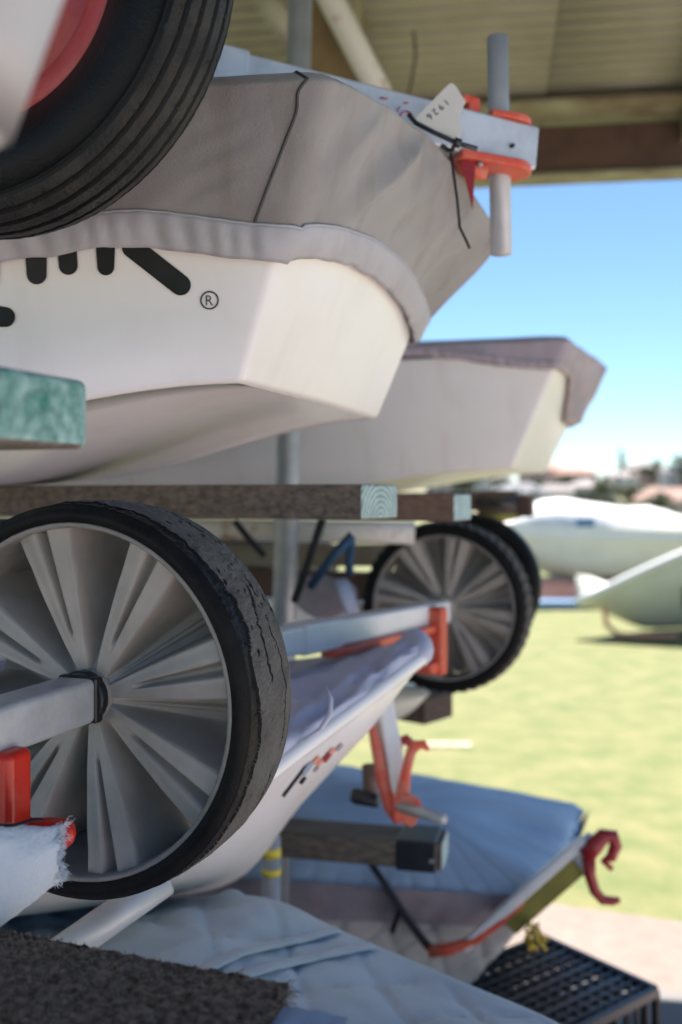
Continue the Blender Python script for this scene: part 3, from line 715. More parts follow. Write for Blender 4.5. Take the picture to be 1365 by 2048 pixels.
W1C = (-.2603, .9584, 1.1983)
d1 = thing('launching_dolly', (W1C[0], W1C[1], .95), 'launching dolly with big grey fan spoked wheel and cracked black tyre in focus', 'dolly')
wh1, Wf = wheel(d1, W1C, 20.1, .190, .170, .095, True, 'worn')
def sqtube(p0, p1, wd, ht, m, parent, name, bev=.006):
    p0 = Vector(p0); p1 = Vector(p1); a = (p1 - p0); l = a.length; a.normalize(); b = a.cross(UZ).normalized(); c = b.cross(a)
    mb = MB(); mb.box((p0 + p1) / 2, (a, b, c), (l / 2, wd / 2, ht / 2)); return obj(name, mb, m, parent, False, bev, 3)
Hc = Vector(W1C) + v20 * .012
sqtube(Hc - v20 * .62, Hc - v20 * .0, .042, .043, M['alu'], d1, 'axle_tube')
mb = MB(); mb.box(Hc + v20 * .004, (u20, v20, UZ), (.0225, .0065, .0225)); mb.tube([Hc + v20 * .002, Hc + v20 * .014], .027, 24); obj('end_cap', mb, M['black'], d1, False, .003)
# red bracket in front of the wheel, wrapped by a white cloth
mb = MB(); bc = P(8, 1575, .84)
mb.box(bc, (u20, v20, UZ), (.0185, .016, .033)); br = obj('gunwale_bracket', mb, M['red'], d1, True, .007, 4)
mb = MB(); n0 = P(60, 1668, .85); n1 = P(150, 1667, .845)
mb.tube([n0, lerp(n0, n1, .5), lerp(n0, n1, .8), lerp(n0, n1, .93), n1], [.0135, .0135, .0125, .009, .003], 18); mb.tube([bc - UZ * .02, P(30, 1650, .845), n0], .012, 12); obj('bracket_foot', mb, M['red'], br)
mb = MB(); mb.tube([P(330, 1760, 1.11), P(95, 1925, 1.03)], .0175, 20); obj('frame_tube', mb, M['pipe'], d1)
# frayed cloth
cl = thing('padding_cloth', P(20, 1850, .8), 'frayed white cloth wrapped round the red bracket at lower left', 'cloth')
mb = MB(); rows = []
ax0 = P(-110, 1790, .74); ax1 = P(118, 1706, .80)
for i in range(25):
    t = i / 24; c_ = lerp(ax0, ax1, t); rad = lerp(.052, .021, t ** 1.1); r = []
    for k in range(48):
        q = 2 * math.pi * k / 48
        rr_ = rad * (1 + .10 * noise.noise(Vector((math.cos(q) * 2, math.sin(q) * 2, t * 3)))) + .0015 * noise.noise(Vector((q * 6, t * 14, 1)))
        wob = .006 * noise.noise(Vector((q * 3, 5, 1))) * sm((t - .8) / .2)
        r.append(c_ + UZ * (rr_ * math.sin(q)) + Vector((.25, -.95, 0)) * (rr_ * .7 * math.cos(q)) + (ax1 - ax0).normalized() * wob)
    rows.append(r)
# turned-in edge
rows.append([lerp(p, ax1, .35) - (ax1 - ax0) * .02 for p in rows[-1]])
mb.grid(rows, close=True); obj('wrap', mb, M['cloth'], cl)
mb = MB(); fr_ = random.Random(5)
for i in range(420):
    p = rows[-2][fr_.randrange(48)] + Vector((fr_.uniform(-.002, .002),) * 3); dr = ((ax1 - ax0).normalized() + Vector((fr_.uniform(-.7, .7), fr_.uniform(-.6, .6), fr_.uniform(-.9, .7)))).normalized()
    l = fr_.uniform(.002, .0065) * (1.8 if fr_.random() < .12 else 1); mid = p + dr * l * .5 + Vector((0, 0, fr_.uniform(-.002, .002)))
    mb.tube([p, mid, p + dr * l + Vector((0, 0, fr_.uniform(-.003, .002)))], [.0004, .0003, .0001], 4, False)
f_ = obj('frayed_threads', mb, M['cloth'], cl); f_['kind'] = 'stuff'
mb = MB(); mb.tube([P(-20, 1652, .768), P(30, 1650, .768), P(62, 1640, .77), P(85, 1640, .775)], .0022, 8, flat=.6); obj('edge_stitching', mb, M['ink2'], cl)

# ---- far dolly lying on the lavender cover
W2C = P(885, 1216, 2.19)
d2 = thing('launching_dolly', (W2C.x, W2C.y, .95), 'farther dolly with grey fan wheel, white axle and orange red brackets on the lavender cover', 'dolly')
wh2, _ = wheel(d2, W2C, 20, .185, .158, .07, False, 'knob', phase=33, deep=.07)
A0 = P(884, 1222, 2.10); A1 = P(545, 1288, 1.62)
sqtube(A0, A1, .045, .046, M['white_tube'], d2, 'axle_tube')
sl0 = lerp(A0, A1, .70); sl1 = lerp(A0, A1, 1.0); sl2 = lerp(A0, A1, .90)
sqtube(sl0, sl2, .050, .052, M['white_tube'], d2, 'axle_sleeve')
for t in (.76, .84):
    mb = MB(); p = lerp(A0, A1, t) + Vector((-.01, -.0285, 0)); mb.tube([p + Vector((0, .004, 0)), p + Vector((0, -.0025, 0))], .0045, 10); obj('rivet', mb, M['galv'], d2)
sqtube(P(868, 1255, 2.02), P(655, 1308, 1.72), .03, .014, M['coral'], d2, 'bracket_rail', .003)
mb = MB(); ax_ = (A0 - A1).normalized(); bx = ax_.cross(UZ).normalized()
mb.box(P(864, 1280, 2.02), (bx, ax_, UZ), (.030, .014, .068)); mb.box(P(857, 1334, 2.0), (bx, ax_, UZ), (.02, .022, .012)); obj('gunwale_bracket', mb, M['coral'], d2, False, .006, 3)
sqtube(P(500, 1216, 2.35), P(740, 1226, 2.30), .05, .05, M['white_tube'], d2, 'cross_tube')
mb = MB(); rr = []
u_, v_ = uv(20)
C2 = W2C + v_ * .33 + u_ * -.02 + UZ * .02
for r, a in ((.145, 0), (.15, -.005), (.172, -.008), (.18, .0), (.182, .03), (.178, .06), (.15, .062)):
    rr.append([C2 + u_ * (r * math.cos(t)) + UZ * (r * math.sin(t)) + v_ * a for t in [2 * math.pi * k / 90 for k in range(90)]])
mb.grid(rr, close=True); t2 = obj('far_wheel', mb, M['rubber'], d2)
mb = MB(); mb.grid([[C2 + u_ * (r * math.cos(t)) + UZ * (r * math.sin(t)) + v_ * (.02 + .02 * math.sin(t * 16) * (r > .03)) for t in [2 * math.pi * k / 128 for k in range(128)]] for r in (.005, .03, .08, .146)], close=True); obj('disc', mb, M['rim'], t2)
# bundle of cloth on the far dolly
mb = MB(); rows = []
for i in range(17):
    t = i / 16; c_ = lerp(P(596, 1188, 2.2), P(712, 1196, 2.12), t); rad = .045 * math.sin(math.pi * (.12 + .8 * t)) ** .5
    rows.append([c_ + UZ * (rad * (1 + .25 * noise.noise(Vector((q * 1.3, t * 4, 2)))) * math.sin(q)) + Vector((.2, -.98, 0)) * rad * .8 * math.cos(q) for q in [2 * math.pi * k / 24 for k in range(24)]])
mb.grid(rows, close=True); tag(obj('folded_cover', mb, M['mauve']), 'grey mauve rolled cover lying between the post and the far wheel', 'rolled cover')
mb = MB(); mb.tube([P(682, 1160, 2.05), P(694, 1190, 2.04), P(706, 1228, 2.03)], [.02, .022, .018], 14, flat=.4); tag(obj('white_flap', mb, M['lav']), 'pale cloth flap hanging left of the far wheel', 'cloth')

# ---- upper left dolly: ribbed pneumatic tyre with red rim
TC = P(-45, -62, .84); uT, vT = uv(20)
d3 = thing('launching_dolly', (TC.x, TC.y, 1.5), 'dolly with ribbed black pneumatic tyre on a red rim, cut by the top left corner', 'dolly')
Ro, Ri = .215, .124
def WT(r, th, a): return TC + uT * (r * math.cos(th)) + UZ * (r * math.sin(th)) + vT * a
prof = []; zn = []
hw_ = .052
for i in range(24):                                # near sidewall, a rounded balloon
    t = i / 24; q = math.pi * (.94 - .52 * t) 
    prof.append((lerp(Ri, Ro - .018, t ** .9), .045 - .055 * math.sin(math.pi * (.18 + .5 * t)) + .012 * t * t)); zn.append(0)
rb = prof[-1]; NR = 7; sub = 14
x0, a0 = Ro - .020, .002
for i in range(NR * sub + 1):                      # ribs over the crown
    t = i / (NR * sub); ang = math.pi * (.0 + t); r = x0 + .022 * math.sin(ang) ** .75; a = -.004 + .082 * (t + .10 * math.sin(2 * math.pi * t) * -.5)
    ph = (i % sub) / sub; gdep = .0052 if (ph < .17 or ph > .92) and .0 < t < .99 else 0
    prof.append((r - gdep, a)); zn.append(1 if gdep == 0 else 0)
for i in range(1, 10): t = i / 9; prof.append((lerp(Ro - .02, Ri, t), .078 + .006 * math.sin(math.pi * t))); zn.append(0)
mb = MB(); nth = 720; rows = []
for (r, a), z in zip(prof, zn):
    rows.append([WT(r + (.0005 * noise.noise(Vector((math.cos(t) * 40, math.sin(t) * 40, a * 80))) - (.0018 if noise.noise(Vector((t * 30, a * 220, 3))) > .62 and z else 0) if z else 0), t, a) for t in [2 * math.pi * k / nth for k in range(nth)]])
mb.grid(rows, close=True)
for i in range(len(rows) - 1):
    z = zn[i] and zn[i + 1]
    for k in range(nth): mb.m[i * nth + k] = 1 if z else 0
w3 = obj('wheel', MB(), M['redrim'], d3) if False else None
mb2 = MB(); pr = [(.02, .035), (.05, .03), (.075, .045), (.092, .05), (.096, .046), (.100, .022), (.104, .016), (.116, .014), (.1225, .0155), (.1255, .019), (.1255, .04)]
mb2.grid([[WT(r, 2 * math.pi * k / 180, a) for k in range(180)] for r, a in pr], close=True)
w3 = obj('wheel', mb2, M['redrim'], d3); obj('tyre', mb, [M['tyre'], M['tyre_rib']], w3)
sqtube(TC + vT * .03, TC - vT * .22 - u20 * .04, .04, .04, M['alu'], d3, 'axle_tube')
# white padded bar end, close to the lens
mb = MB(); b0 = P(58, -340, .40); b1_ = P(-182, 312, .40); dr = (b1_ - b0).normalized()
pts = [b0 + (b1_ - b0) * t for t in (0, .3, .6, .85)]; rad = [.034] * 4
for q in range(1, 8):
    a = q / 7 * math.pi / 2; pts.append(b1_ - dr * .034 + dr * (.034 * math.sin(a)) + (b1_ - b0) * 0); rad.append(max(.034 * math.cos(a), .0008))
M['bar'] = mat('grey_white_padding', (.50, .49, .49), (.44, .43, .43), 6, .6)
mb.tube(pts, rad, 36); obj('padded_bar', mb, M['bar'], d3)

# ---- dolly lying on the grey cover: tube, red clamp, grey handle, tag
T0 = P(1056, 309, 1.40); T2_ = P(300, 126, 1.22)
d4 = thing('launching_dolly', (T0.x, T0.y, 1.7), 'dolly tube with upright grey handle pipe clamped in red, on the grey cover', 'dolly')
tb = sqtube(T0, T2_, .056, .060, M['alu'], d4, 'frame_tube', .004)
ax_ = (T0 - T2_).normalized(); bx = ax_.cross(UZ).normalized(); cx_ = bx.cross(ax_)
sqtube(lerp(T0, T2_, .78), T2_, .062, .066, M['alu'], d4, 'tube_sleeve', .004)
mb = MB(); p = P(1024, 292, 1.358); mb.tube([p + bx * .001, p - bx * .003], .003, 10); mb.tube([p + bx * -.001, p + bx * .004], .003, 10); obj('rivet', mb, M['ink'], tb)
hp = P(998, 240, 1.400)
mb = MB(); mb.tube([P(995, 76, 1.403), P(1003, 508, 1.388)], .0148, 28); obj('handle_pipe', mb, M['pipe'], d4)
def plate(pts3, th, m, parent, name, nrm):
    mb = MB(); n = len(pts3); mb.add([Vector(p) + nrm * th / 2 for p in pts3] + [Vector(p) - nrm * th / 2 for p in pts3], [tuple(range(n)), tuple(range(2 * n - 1, n - 1, -1))] + [(i, i + n, (i + 1) % n + n, (i + 1) % n) for i in range(n)])
    return obj(name, mb, m, parent, False, .002, 3)
def disc_plate(c_, a_dir, b_dir, l0, l1, wd, th, name, m, parent):
    pts3 = []
    for i in range(15):
        q = -math.pi / 2 + math.pi * i / 14; pts3.append(c_ + a_dir * (l1 + wd * math.cos(q)) + b_dir * (wd * math.sin(q)))
    pts3 += [c_ - a_dir * l0 + b_dir * wd * .7, c_ - a_dir * l0 - b_dir * wd * .7]
    return plate(pts3, th, m, parent, name, a_dir.cross(b_dir).normalized())
disc_plate(P(1000, 242, 1.380) , ax_, bx, .023, .014, .031, .009, 'clamp_plate', M['coral'], d4)
disc_plate(P(992, 334, 1.370), ax_, bx, .063, .018, .033, .011, 'clamp_plate', M['coral'], d4)
mb = MB(); mb.tube([P(905, 318, 1.365), P(940, 340, 1.355), P(975, 346, 1.350)], [.011, .013, .009], 12); obj('clamp_lobe', mb, M['coral'], d4)
mb = MB(); mb.box(P(938, 250, 1.365), (ax_, bx, cx_), (.0086, .014, .034)); mb.box(P(934, 206, 1.365), (ax_, bx, cx_), (.0125, .014, .006)); obj('clamp_post', mb, M['coral'], d4, False, .003, 3)
mb = MB(); mb.add([P(918, 306, 1.340), P(952, 312, 1.340), P(946, 422, 1.335), P(918, 306, 1.343), P(952, 312, 1.343), P(946, 422, 1.338)], [(0, 1, 2), (5, 4, 3), (0, 3, 4, 1), (1, 4, 5, 2), (2, 5, 3, 0)]); tag(obj('tape_tail', mb, M['maroon'], None, False), 'dark red tape end hanging in a point below the clamp', 'tape')
for q_ in ((938, 232), (938, 268), (960, 330)):
    mb = MB(); p = P(*q_, 1.345); mb.tube([p, p - Vector((0, .006, 0))], .004, 8); obj('bolt', mb, M['galv'], d4)
# crimson lettering on the tube
def ontube(px, py, e=.0012):
    return ray_plane(px, py, (T0 + T2_) / 2 - bx * (.028 if bx.y > 0 else -.028), bx) + (-bx if bx.y > 0 else bx) * e
for arc in [[(812 + 13 * math.cos(R(a)), 236 - 13 * math.sin(R(a))) for a in range(-30, 231, 20)], [(794, 222), (800, 214)], [(760, 196), (775, 198)], [(808, 206), (816, 207)]]:
    mb = MB(); mb.tube([ontube(*q) for q in arc], .0024, 6, flat=.3); obj('lettering', mb, M['redink'], tb)
# number tag and cable tie
tg = [P(828, 240, 1.270), P(903, 165, 1.285), P(932, 205, 1.285), P(917, 232, 1.280), P(924, 260, 1.270), P(912, 278, 1.265)]
nT = (tg[1] - tg[0]).cross(tg[4] - tg[0]).normalized(); nT = nT if nT.y < 0 else -nT
tgo = [ray_plane(*q, tg[0], nT) for q in [(828, 240), (834, 233), (898, 168), (905, 166), (912, 172), (932, 203), (918, 232), (919, 245), (925, 258), (922, 272), (908, 277)]]
nm = plate(tgo, .0012, M['tagw'], None, 'number_tag', nT); tag(nm, 'white plastic tag numbered 1926 tied above the red clamp', 'tag')
# reads 1926 turned upside down: base line runs from upper right to lower left
o_ = (899, 196); ex = (-64 / 64 * 1.0, 63 / 64 * 1.0)
def tagpt(x, y):
    s_ = 19; px = 893 + (-x * .76 + y * .66) * s_; py = 197 + (x * .64 + y * .76) * s_
    return ray_plane(px, py, tg[0] + nT * .0012, nT)
text_mesh('numbers', '1 9 2 6', tagpt, M['ink'], nm, 1.0)
mb = MB(); mb.tube([P(818, 230, 1.263), P(832, 246, 1.257), P(870, 266, 1.252), P(915, 286, 1.250), P(955, 298, 1.250)], .0030, 8); mb.tube([P(908, 283, 1.248), P(922, 288, 1.248)], .0062, 8)
mb.tube([P(912, 285, 1.250), P(905, 300, 1.255), P(896, 300, 1.260), P(885, 292, 1.270)], .0032, 8); ct = obj('cable_tie', mb, M['black']); tag(ct, 'black cable tie round the clamp below the number tag', 'cable tie')
mb = MB(); mb.tube([P(902, 306, 1.255), P(908, 350, 1.250), P(915, 400, 1.250), P(920, 455, 1.250), P(930, 475, 1.250), P(940, 497, 1.250)], .0018, 8); tag(obj('cord', mb, M['strap']), 'thin black cord dangling over the grey cover from the clamp', 'cord')

# ---- red clamp dolly under the far wheel
d5 = thing('launching_dolly', P(800, 1640, 1.75), 'dolly handle with orange red clamp arms hanging over the blue cover', 'dolly')
sqtube(P(762, 1395, 1.80), P(798, 1590, 1.74), .034, .034, M['white_tube'], d5, 'frame_tube')
mb = MB(); mb.tube([P(742, 1440, 1.76), P(752, 1490, 1.75), P(766, 1560, 1.74), P(782, 1615, 1.73), P(800, 1642, 1.72)], [.009, .012, .014, .016, .013], 14, flat=.8); obj('clamp_arm', mb, M['coral'], d5)
mb = MB(); mb.tube([P(804, 1640, 1.70), P(806, 1590, 1.71), P(812, 1545, 1.72), P(822, 1505, 1.73), P(834, 1490, 1.73), P(848, 1489, 1.73), P(858, 1500, 1.73)], [.014, .012, .009, .009, .009, .008, .003], 14); obj('hook_arm', mb, M['coral'], d5)
mb = MB(); mb.tube([P(795, 1500, 1.78), P(800, 1484, 1.78), P(812, 1478, 1.78), P(822, 1488, 1.78)], .009, 12); obj('hook_tip', mb, M['maroon'], d5)
disc_plate(P(815, 1622, 1.695), Vector((.35, .1, .93)).normalized(), Vector((.93, 0, -.35)).normalized(), .022, .004, .024, .012, 'clamp_plate', M['coral'], d5)
mb = MB(); mb.tube([P(795, 1612, 1.70), P(888, 1638, 1.62)], .0095, 16); obj('handle_pipe', mb, M['galv'], d5)
mb = MB(); mb.tube([P(702, 1590, 1.78), P(712, 1592, 1.78), P(755, 1602, 1.76)], [.010, .0145, .012], 14); obj('grip', mb, M['black'], d5)
mb = MB(); mb.tube([P(738, 1530, 1.85), P(742, 1600, 1.85)], .013, 12); obj('wood_stub', mb, M['wood_red'], d5)
# pale hull tip resting on the brown arm
mb = MB(); rr = []
for i in range(9):
    t = i / 8; a = lerp(P(770, 1395, 2.3), P(858, 1386, 2.3), t); h = .055 * (1 - t ** 2.2) + .003
    rr.append([a + UZ * (.03 * (1 - t * .6)), a + Vector((0, -.05, 0)) * (1 - t * .5), a - UZ * h, a + Vector((0, .2, 0)) * (1 - t * .5)])
mb.grid(rr, close=True); o = obj('bow_pad', mb, M['gel_cream']); tag(o, 'cream pad on the brown timber end under the far wheel', 'pad')

# ---- dolly tube and hook at the bow of the blue covered boat
d6 = thing('launching_dolly', P(1000, 1880, 2.08), 'dolly tube with yellow sleeve and dark red hook at the blue covered bow', 'dolly')
q0 = P(925, 1895, 2.08); q1 = P(1170, 1678, 2.04)
sqtube(q0, q1, .024, .022, M['white_tube'], d6, 'frame_tube')
off_ = Vector((.022, .012, -.022))
sqtube(lerp(q0, q1, .30) + off_, lerp(q0, q1, .86) + off_, .04, .045, M['yellow'], d6, 'sleeve')
sqtube(lerp(q0, q1, .86) + off_ * .7, lerp(q0, q1, 1.04) + off_ * .7, .04, .04, M['galv'], d6, 'tube_end')
mb = MB(); mb.tube([P(858, 1903, 2.09), P(900, 1898, 2.08), P(950, 1880, 2.07), P(1000, 1846, 2.06), P(1040, 1812, 2.06), P(1062, 1788, 2.06)], [.012, .013, .009, .007, .006, .004], 10); obj('red_edge', mb, M['coral'], d6)
mb = MB(); mb.tube([P(1172, 1712, 2.03), P(1190, 1690, 2.03), P(1208, 1672, 2.03), P(1226, 1672, 2.03), P(1232, 1692, 2.03), P(1222, 1716, 2.03), P(1208, 1722, 2.03), P(1224, 1738, 2.03)], [.018, .018, .016, .014, .013, .011, .008, .006], 14); obj('hook', mb, M['maroon'], d6)
mb = MB(); mb.tube([P(1178, 1712, 2.03), P(1180, 1750, 2.03), P(1190, 1782, 2.03), P(1206, 1800, 2.03), P(1226, 1802, 2.03), P(1240, 1800, 2.03)], [.014, .012, .011, .010, .009, .006], 14); obj('hook', mb, M['maroon'], d6)
mb = MB(); rr_ = random.Random(2)
for i in range(14):
    p = P(1060 + rr_.uniform(-16, 22), 1850 + rr_.uniform(-12, 14), 2.03 + rr_.uniform(-.02, .02)); mb.tube([p, p + Vector((rr_.uniform(-.01, .01), 0, -.015)), p + Vector((rr_.uniform(-.02, .02), 0, -rr_.uniform(.02, .045)))], .003, 5)
f_ = obj('rope_fringe', mb, M['yellow2'], d6); f_['kind'] = 'stuff'

# ---- carpet padded timber, nearest bottom left
E7 = P(700, 2030, .66) - v20 * .095
pad = thing('carpet_strip', (E7.x - .2, E7.y, 1.0), 'frayed brown carpet strip wrapped over the near timber at bottom left', 'carpet')
o7, c7 = plank(E7 - UZ * .002, 20, 1.3, .092, .05, M['wood_red'])
mb = MB(); rows = []; u, v = u20, v20
for i in range(240):
    s_ = .048 + i * .0042
    r = []
    for j in range(52):
        a = j * .0036
        if a < .045: q = E7 + v * (-.0045 + a * .05) + UZ * (-.003 + a * .15)
        else: q = E7 + v * (a - .048) + UZ * .005
        if j > 44: q = E7 + v * .097 + UZ * (.005 - (j - 44) * .004)
        n_ = .0036 * noise.noise(Vector((s_ * 210, a * 210, 1))) + .003 * noise.noise(Vector((s_ * 16, a * 16, 4)))
        edge = .006 * noise.noise(Vector((a * 60, 2, 2))) * max(0, 1 - i / 6)
        low = .008 * noise.noise(Vector((s_ * 18, 3, 1))) * max(0, 1 - j / 8)
        r.append(q - u * (s_ + edge) + UZ * (n_ + low) - v * n_ * .5)
    rows.append(r)
mb.grid(rows); obj('pile', mb, M['carpet'], pad)
mb = MB(); fr_ = random.Random(9)
for i in range(16000):
    a_ = fr_.randrange(200); b_ = fr_.randrange(46); p = rows[a_][b_]; up = UZ if b_ > 13 else -v
    dr = (up + Vector((fr_.uniform(-.8, .8), fr_.uniform(-.8, .8), fr_.uniform(-.4, .4)))).normalized(); l = fr_.uniform(.0020, .0048); s2 = dr.cross(u).normalized() * .0005
    mb.add([p - s2, p + s2, p + dr * l], [(0, 1, 2)])
for i in range(260):
    p = rows[0][fr_.randrange(52)] if fr_.random() < .7 else rows[fr_.randrange(200)][fr_.choice((0, 44, 45))]
    dr = (u * fr_.uniform(.2, 1) + Vector((fr_.uniform(-.4, .4), fr_.uniform(-.6, .2), fr_.uniform(-.5, .6)))).normalized(); l = fr_.uniform(.004, .015)
    mb.tube([p, p + dr * l * .6, p + dr * l + UZ * fr_.uniform(-.004, .003)], [.0005, .0004, .0002], 4, False)
f_ = obj('fibres', mb, M['carpet2'], pad); f_['kind'] = 'stuff'
mb = MB(); rows = []
for i in range(14):
    s_ = -.002 + i * .0035
    rows.append([E7 - u * s_ + (v * -.003 + UZ * (-.045 + j * .004) if j < 12 else v * ((j - 12) * .005 - .003) + UZ * .0028) + UZ * .0018 * noise.noise(Vector((s_ * 80, j * .4, 1))) for j in range(31)])
mb.grid(rows); tag(obj('plastic_wrap', mb, M['blueink']), 'blue grey plastic wrap on the timber tip beside the carpet', 'wrap')

# ---- black milk crate, upside down on the slab
cr = thing('milk_crate', (.56, 2.25, .022), 'black lattice milk crate standing upside down on the dark slab', 'crate')
kb = Vector((.498, 2.46, .295)); kr = Vector((.697, 2.203, .295)); ea = (kr - kb).normalized(); eb = Vector((ea.y, -ea.x, 0)); eb = eb if eb.x < 0 else -eb
S = .325; Hh = .272
def bar(p, q, wd, ht, name='bar', parent=cr):
    p = Vector(p); q = Vector(q); a = (q - p); l = a.length; a.normalize(); b = a.cross(UZ); b = b.normalized() if b.length > .1 else ea; c_ = b.cross(a)
    mb = MB(); mb.box((p + q) / 2, (a, b, c_), (l / 2, wd / 2, ht / 2)); return obj(name, mb, M['black'], parent, False, .0015, 1)
K_ = lambda a, b, z=0: kb + ea * a + eb * b + UZ * z
for i in range(1, 12):
    t = S * i / 12; bar(K_(t, .004), K_(t, S - .004), .009 if i % 3 else .016, .014, 'lattice_bar')
for i in range(1, 9):
    t = S * i / 9; bar(K_(.004, t, -.001), K_(S - .004, t, -.001), .009, .010, 'lattice_bar')
for a, b, c_, d_ in ((0, 0, S, 0), (0, 0, 0, S), (S, 0, S, S), (0, S, S, S)):
    bar(K_(a, b), K_(c_, d_), .016, .022, 'rim'); bar(K_(a, b, -Hh + .012), K_(c_, d_, -Hh + .012), .016, .03, 'rim'); bar(K_(a, b, -.13), K_(c_, d_, -.13), .008, .03, 'band')
    for i in range(0, 10):
        t = i / 9; p = lerp(K_(a, b), K_(c_, d_), t); bar(p, p - UZ * Hh, .014 if i in (0, 9) else .010, .006 if 0 < i < 9 else .014, 'upright')

# ------------------------------------------------------------------ boats out on the lawn
M['tarp'] = mat('white_tarpaulin', (.78, .78, .78), (.70, .71, .73), 3, .6, bump=.2, bscale=12)
M['hullw'] = mat('sun_bleached_hull', (.70, .70, .64), (.60, .61, .55), 2, .5)
M['orange'] = mat('orange_plastic', (.85, .34, .20), (.75, .36, .26), 6, .5)
M['bluep'] = mat('blue_tarp', (.06, .16, .32), (.09, .2, .36), 6, .6)
def loft_boat(root, name, O, ax, L, hb, z0, z1, m, n=22, sheer=.2, bowr=.5, cap=True):
    """pointed bow at O, runs aft along ax"""
    ax = ax.normalized(); sd_ = Vector((-ax.y, ax.x, 0)); mb = MB(); rows = []
    for i in range(n + 1):
        t = i / n; w_ = hb * min(1, (1 - (1 - min(1, t / .55)) ** 2.0)) ; zk = z0 + (z1 - z0) * .75 * max(0, 1 - t / .22) ** 2; zt = z1 + sheer * (1 - t) ** 2
        c_ = O + ax * (L * t); r = []
        for k in range(-6, 7):
            q = k / 6; aq = abs(q)
            if aq < .5: y = q * 2 * .82 * w_; z = lerp(zk, zk + .16 * (zt - zk), aq * 2)
            else: y = math.copysign(lerp(.82, 1.0, (aq - .5) * 2), q) * w_; z = lerp(zk + .16 * (zt - zk), zt, (aq - .5) * 2)
            r.append(Vector((c_.x, c_.y, 0)) + ax * (-bowr * (z - zk) / (z1 - z0) * max(0, 1 - t / .4)) + sd_ * y + UZ * z)
        rows.append(r)
    mb.grid(rows); mb.add(rows[-1], [tuple(range(13))])
    o = obj(name, mb, m, root); return rows
g0 = thing('cabin_boat', (3.6, 12.9, 0), 'white covered motor boat parked on the lawn behind the far wheel', 'boat')
axb = Vector((1, .22, 0))
rb_ = loft_boat(g0, 'hull', Vector((2.15, 12.9, 0)), axb, 4.6, .85, .22, .88, M['hullw'], sheer=.12)
mb = MB(); rows = []                                # canopy tented over
for i, r in enumerate(rb_):
    t = i / (len(rb_) - 1); rid = .96 + .24 * sm(t / .22) - .06 * sm((t - .3) / .7) - .16 * sm((t - .45) / .1) + .12 * math.exp(-((t - .2) / .09) ** 2)
    a, b = r[0], r[-1]; rw = []
    for k in range(13):
        q = k / 12; p = lerp(a, b, q); p = Vector((p.x, p.y, lerp(p.z + .02, rid, math.sin(math.pi * q) ** .8) + .05 * noise.noise(Vector((t * 12, q * 5, 1)))))
        if k in (0, 12): p.z = a.z - .12
        p += (p - lerp(a, b, .5)) * .03
        rw.append(p)
    rows.append(rw)
mb.grid(rows); obj('canopy', mb, M['tarp'], g0)
mb = MB(); mb.box(Vector((3.05, 12.42, 1.02)), (axb.normalized(), Vector((-.22, 1, 0)).normalized(), UZ), (.12, .03, .06)); obj('canopy_window', mb, M['bluep'], g0, False, .01)
mb = MB(); mb.tube([Vector((2.3, 12.9, .25)), Vector((6.2, 13.7, .25))], .05, 8); mb.box(Vector((4.2, 13.3, .12)), (Vector((1, 0, 0)), Vector((0, 1, 0)), UZ), (.1, .8, .12)); obj('trailer', mb, M['galv'], g0)
mb = MB(); rr = []
for i in range(15):
    t = i / 14; c_ = lerp(Vector((1.75, 12.4, .16)), Vector((3.3, 12.5, .13)), t); ra = .27 * math.sin(math.pi * (.06 + .88 * t)) ** .6
    rr.append([c_ + Vector((0, math.cos(q) * ra, math.sin(q) * ra * .62)) for q in [2 * math.pi * k / 16 for k in range(16)]])
mb.grid(rr, close=True); tag(obj('kayak', mb, M['orange']), 'faded orange kayak lying on the lawn under the motor boat', 'kayak')
mb = MB(); mb.box(Vector((2.5, 12.0, .05)), (Vector((1, .05, 0)).normalized(), Vector((-.05, 1, 0)).normalized(), UZ), (.65, .2, .05)); tag(obj('folded_tarp', mb, M['bluep'], None, False, .02), 'blue tarp folded on the grass before the orange kayak', 'tarp')
# dinghy with upswept gunwale at the right edge
g1 = thing('dinghy', (3.4, 9.7, 0), 'grey green dinghy with thick white gunwale tipped on the lawn at right edge', 'dinghy')
mb = MB(); gun = []; rows = []
for i in range(22):
    t = i / 21; x = 2.27 + 3.0 * t; yc = 9.6 + .5 * t
    zt = .36 + .50 * (t / .33) ** .85 * (1 if t < .4 else 1) if t <= .4 else .36 + .50 * (.4 / .33) ** .85 + .25 * (t - .4)
    zt = .34 + .62 * math.sin(min(1, t / .8) * math.pi / 2) ** 1.0 * 1.3
    hw2 = .55 * min(1, (t / .35) + .02) ** .7; zb_ = .30 - .26 * sm(t / .28)
    r = []
    for k in range(11):
        q = k / 10; r.append(Vector((x, yc - hw2 * math.sin(q * math.pi / 2) ** .8 + (hw2 * .3), lerp(zb_, zt, q ** 1.2))))
    for k in range(1, 11):
        q = k / 10; r.append(Vector((x, yc + hw2 * (q) + hw2 * -.7 * (1 - q), lerp(zt, zb_ + .3, q))))
    rows.append(r); gun.append(r[10])
mb.grid(rows); obj('hull', mb, M['hullw'], g1)
mb = MB(); mb.tube([p + Vector((0, -.01, 0)) for p in gun], .045, 12); obj('gunwale', mb, M['tarp'], g1)
mb = MB(); mb.tube([Vector((2.50, 9.45, .30)), Vector((2.52, 9.45, .14)), Vector((2.62, 9.45, .05)), Vector((2.85, 9.45, .03)), Vector((3.2, 9.45, .03))], .025, 10); obj('cradle', mb, M['orange'], g1)
mb = MB(); mb.box(Vector((3.17, 9.12, .44)), (Vector((1, .1, 0)).normalized(), Vector((0, 1, 0)), UZ), (.045, .02, .10)); obj('hatch_fitting', mb, M['rust'], g1, False, .01)
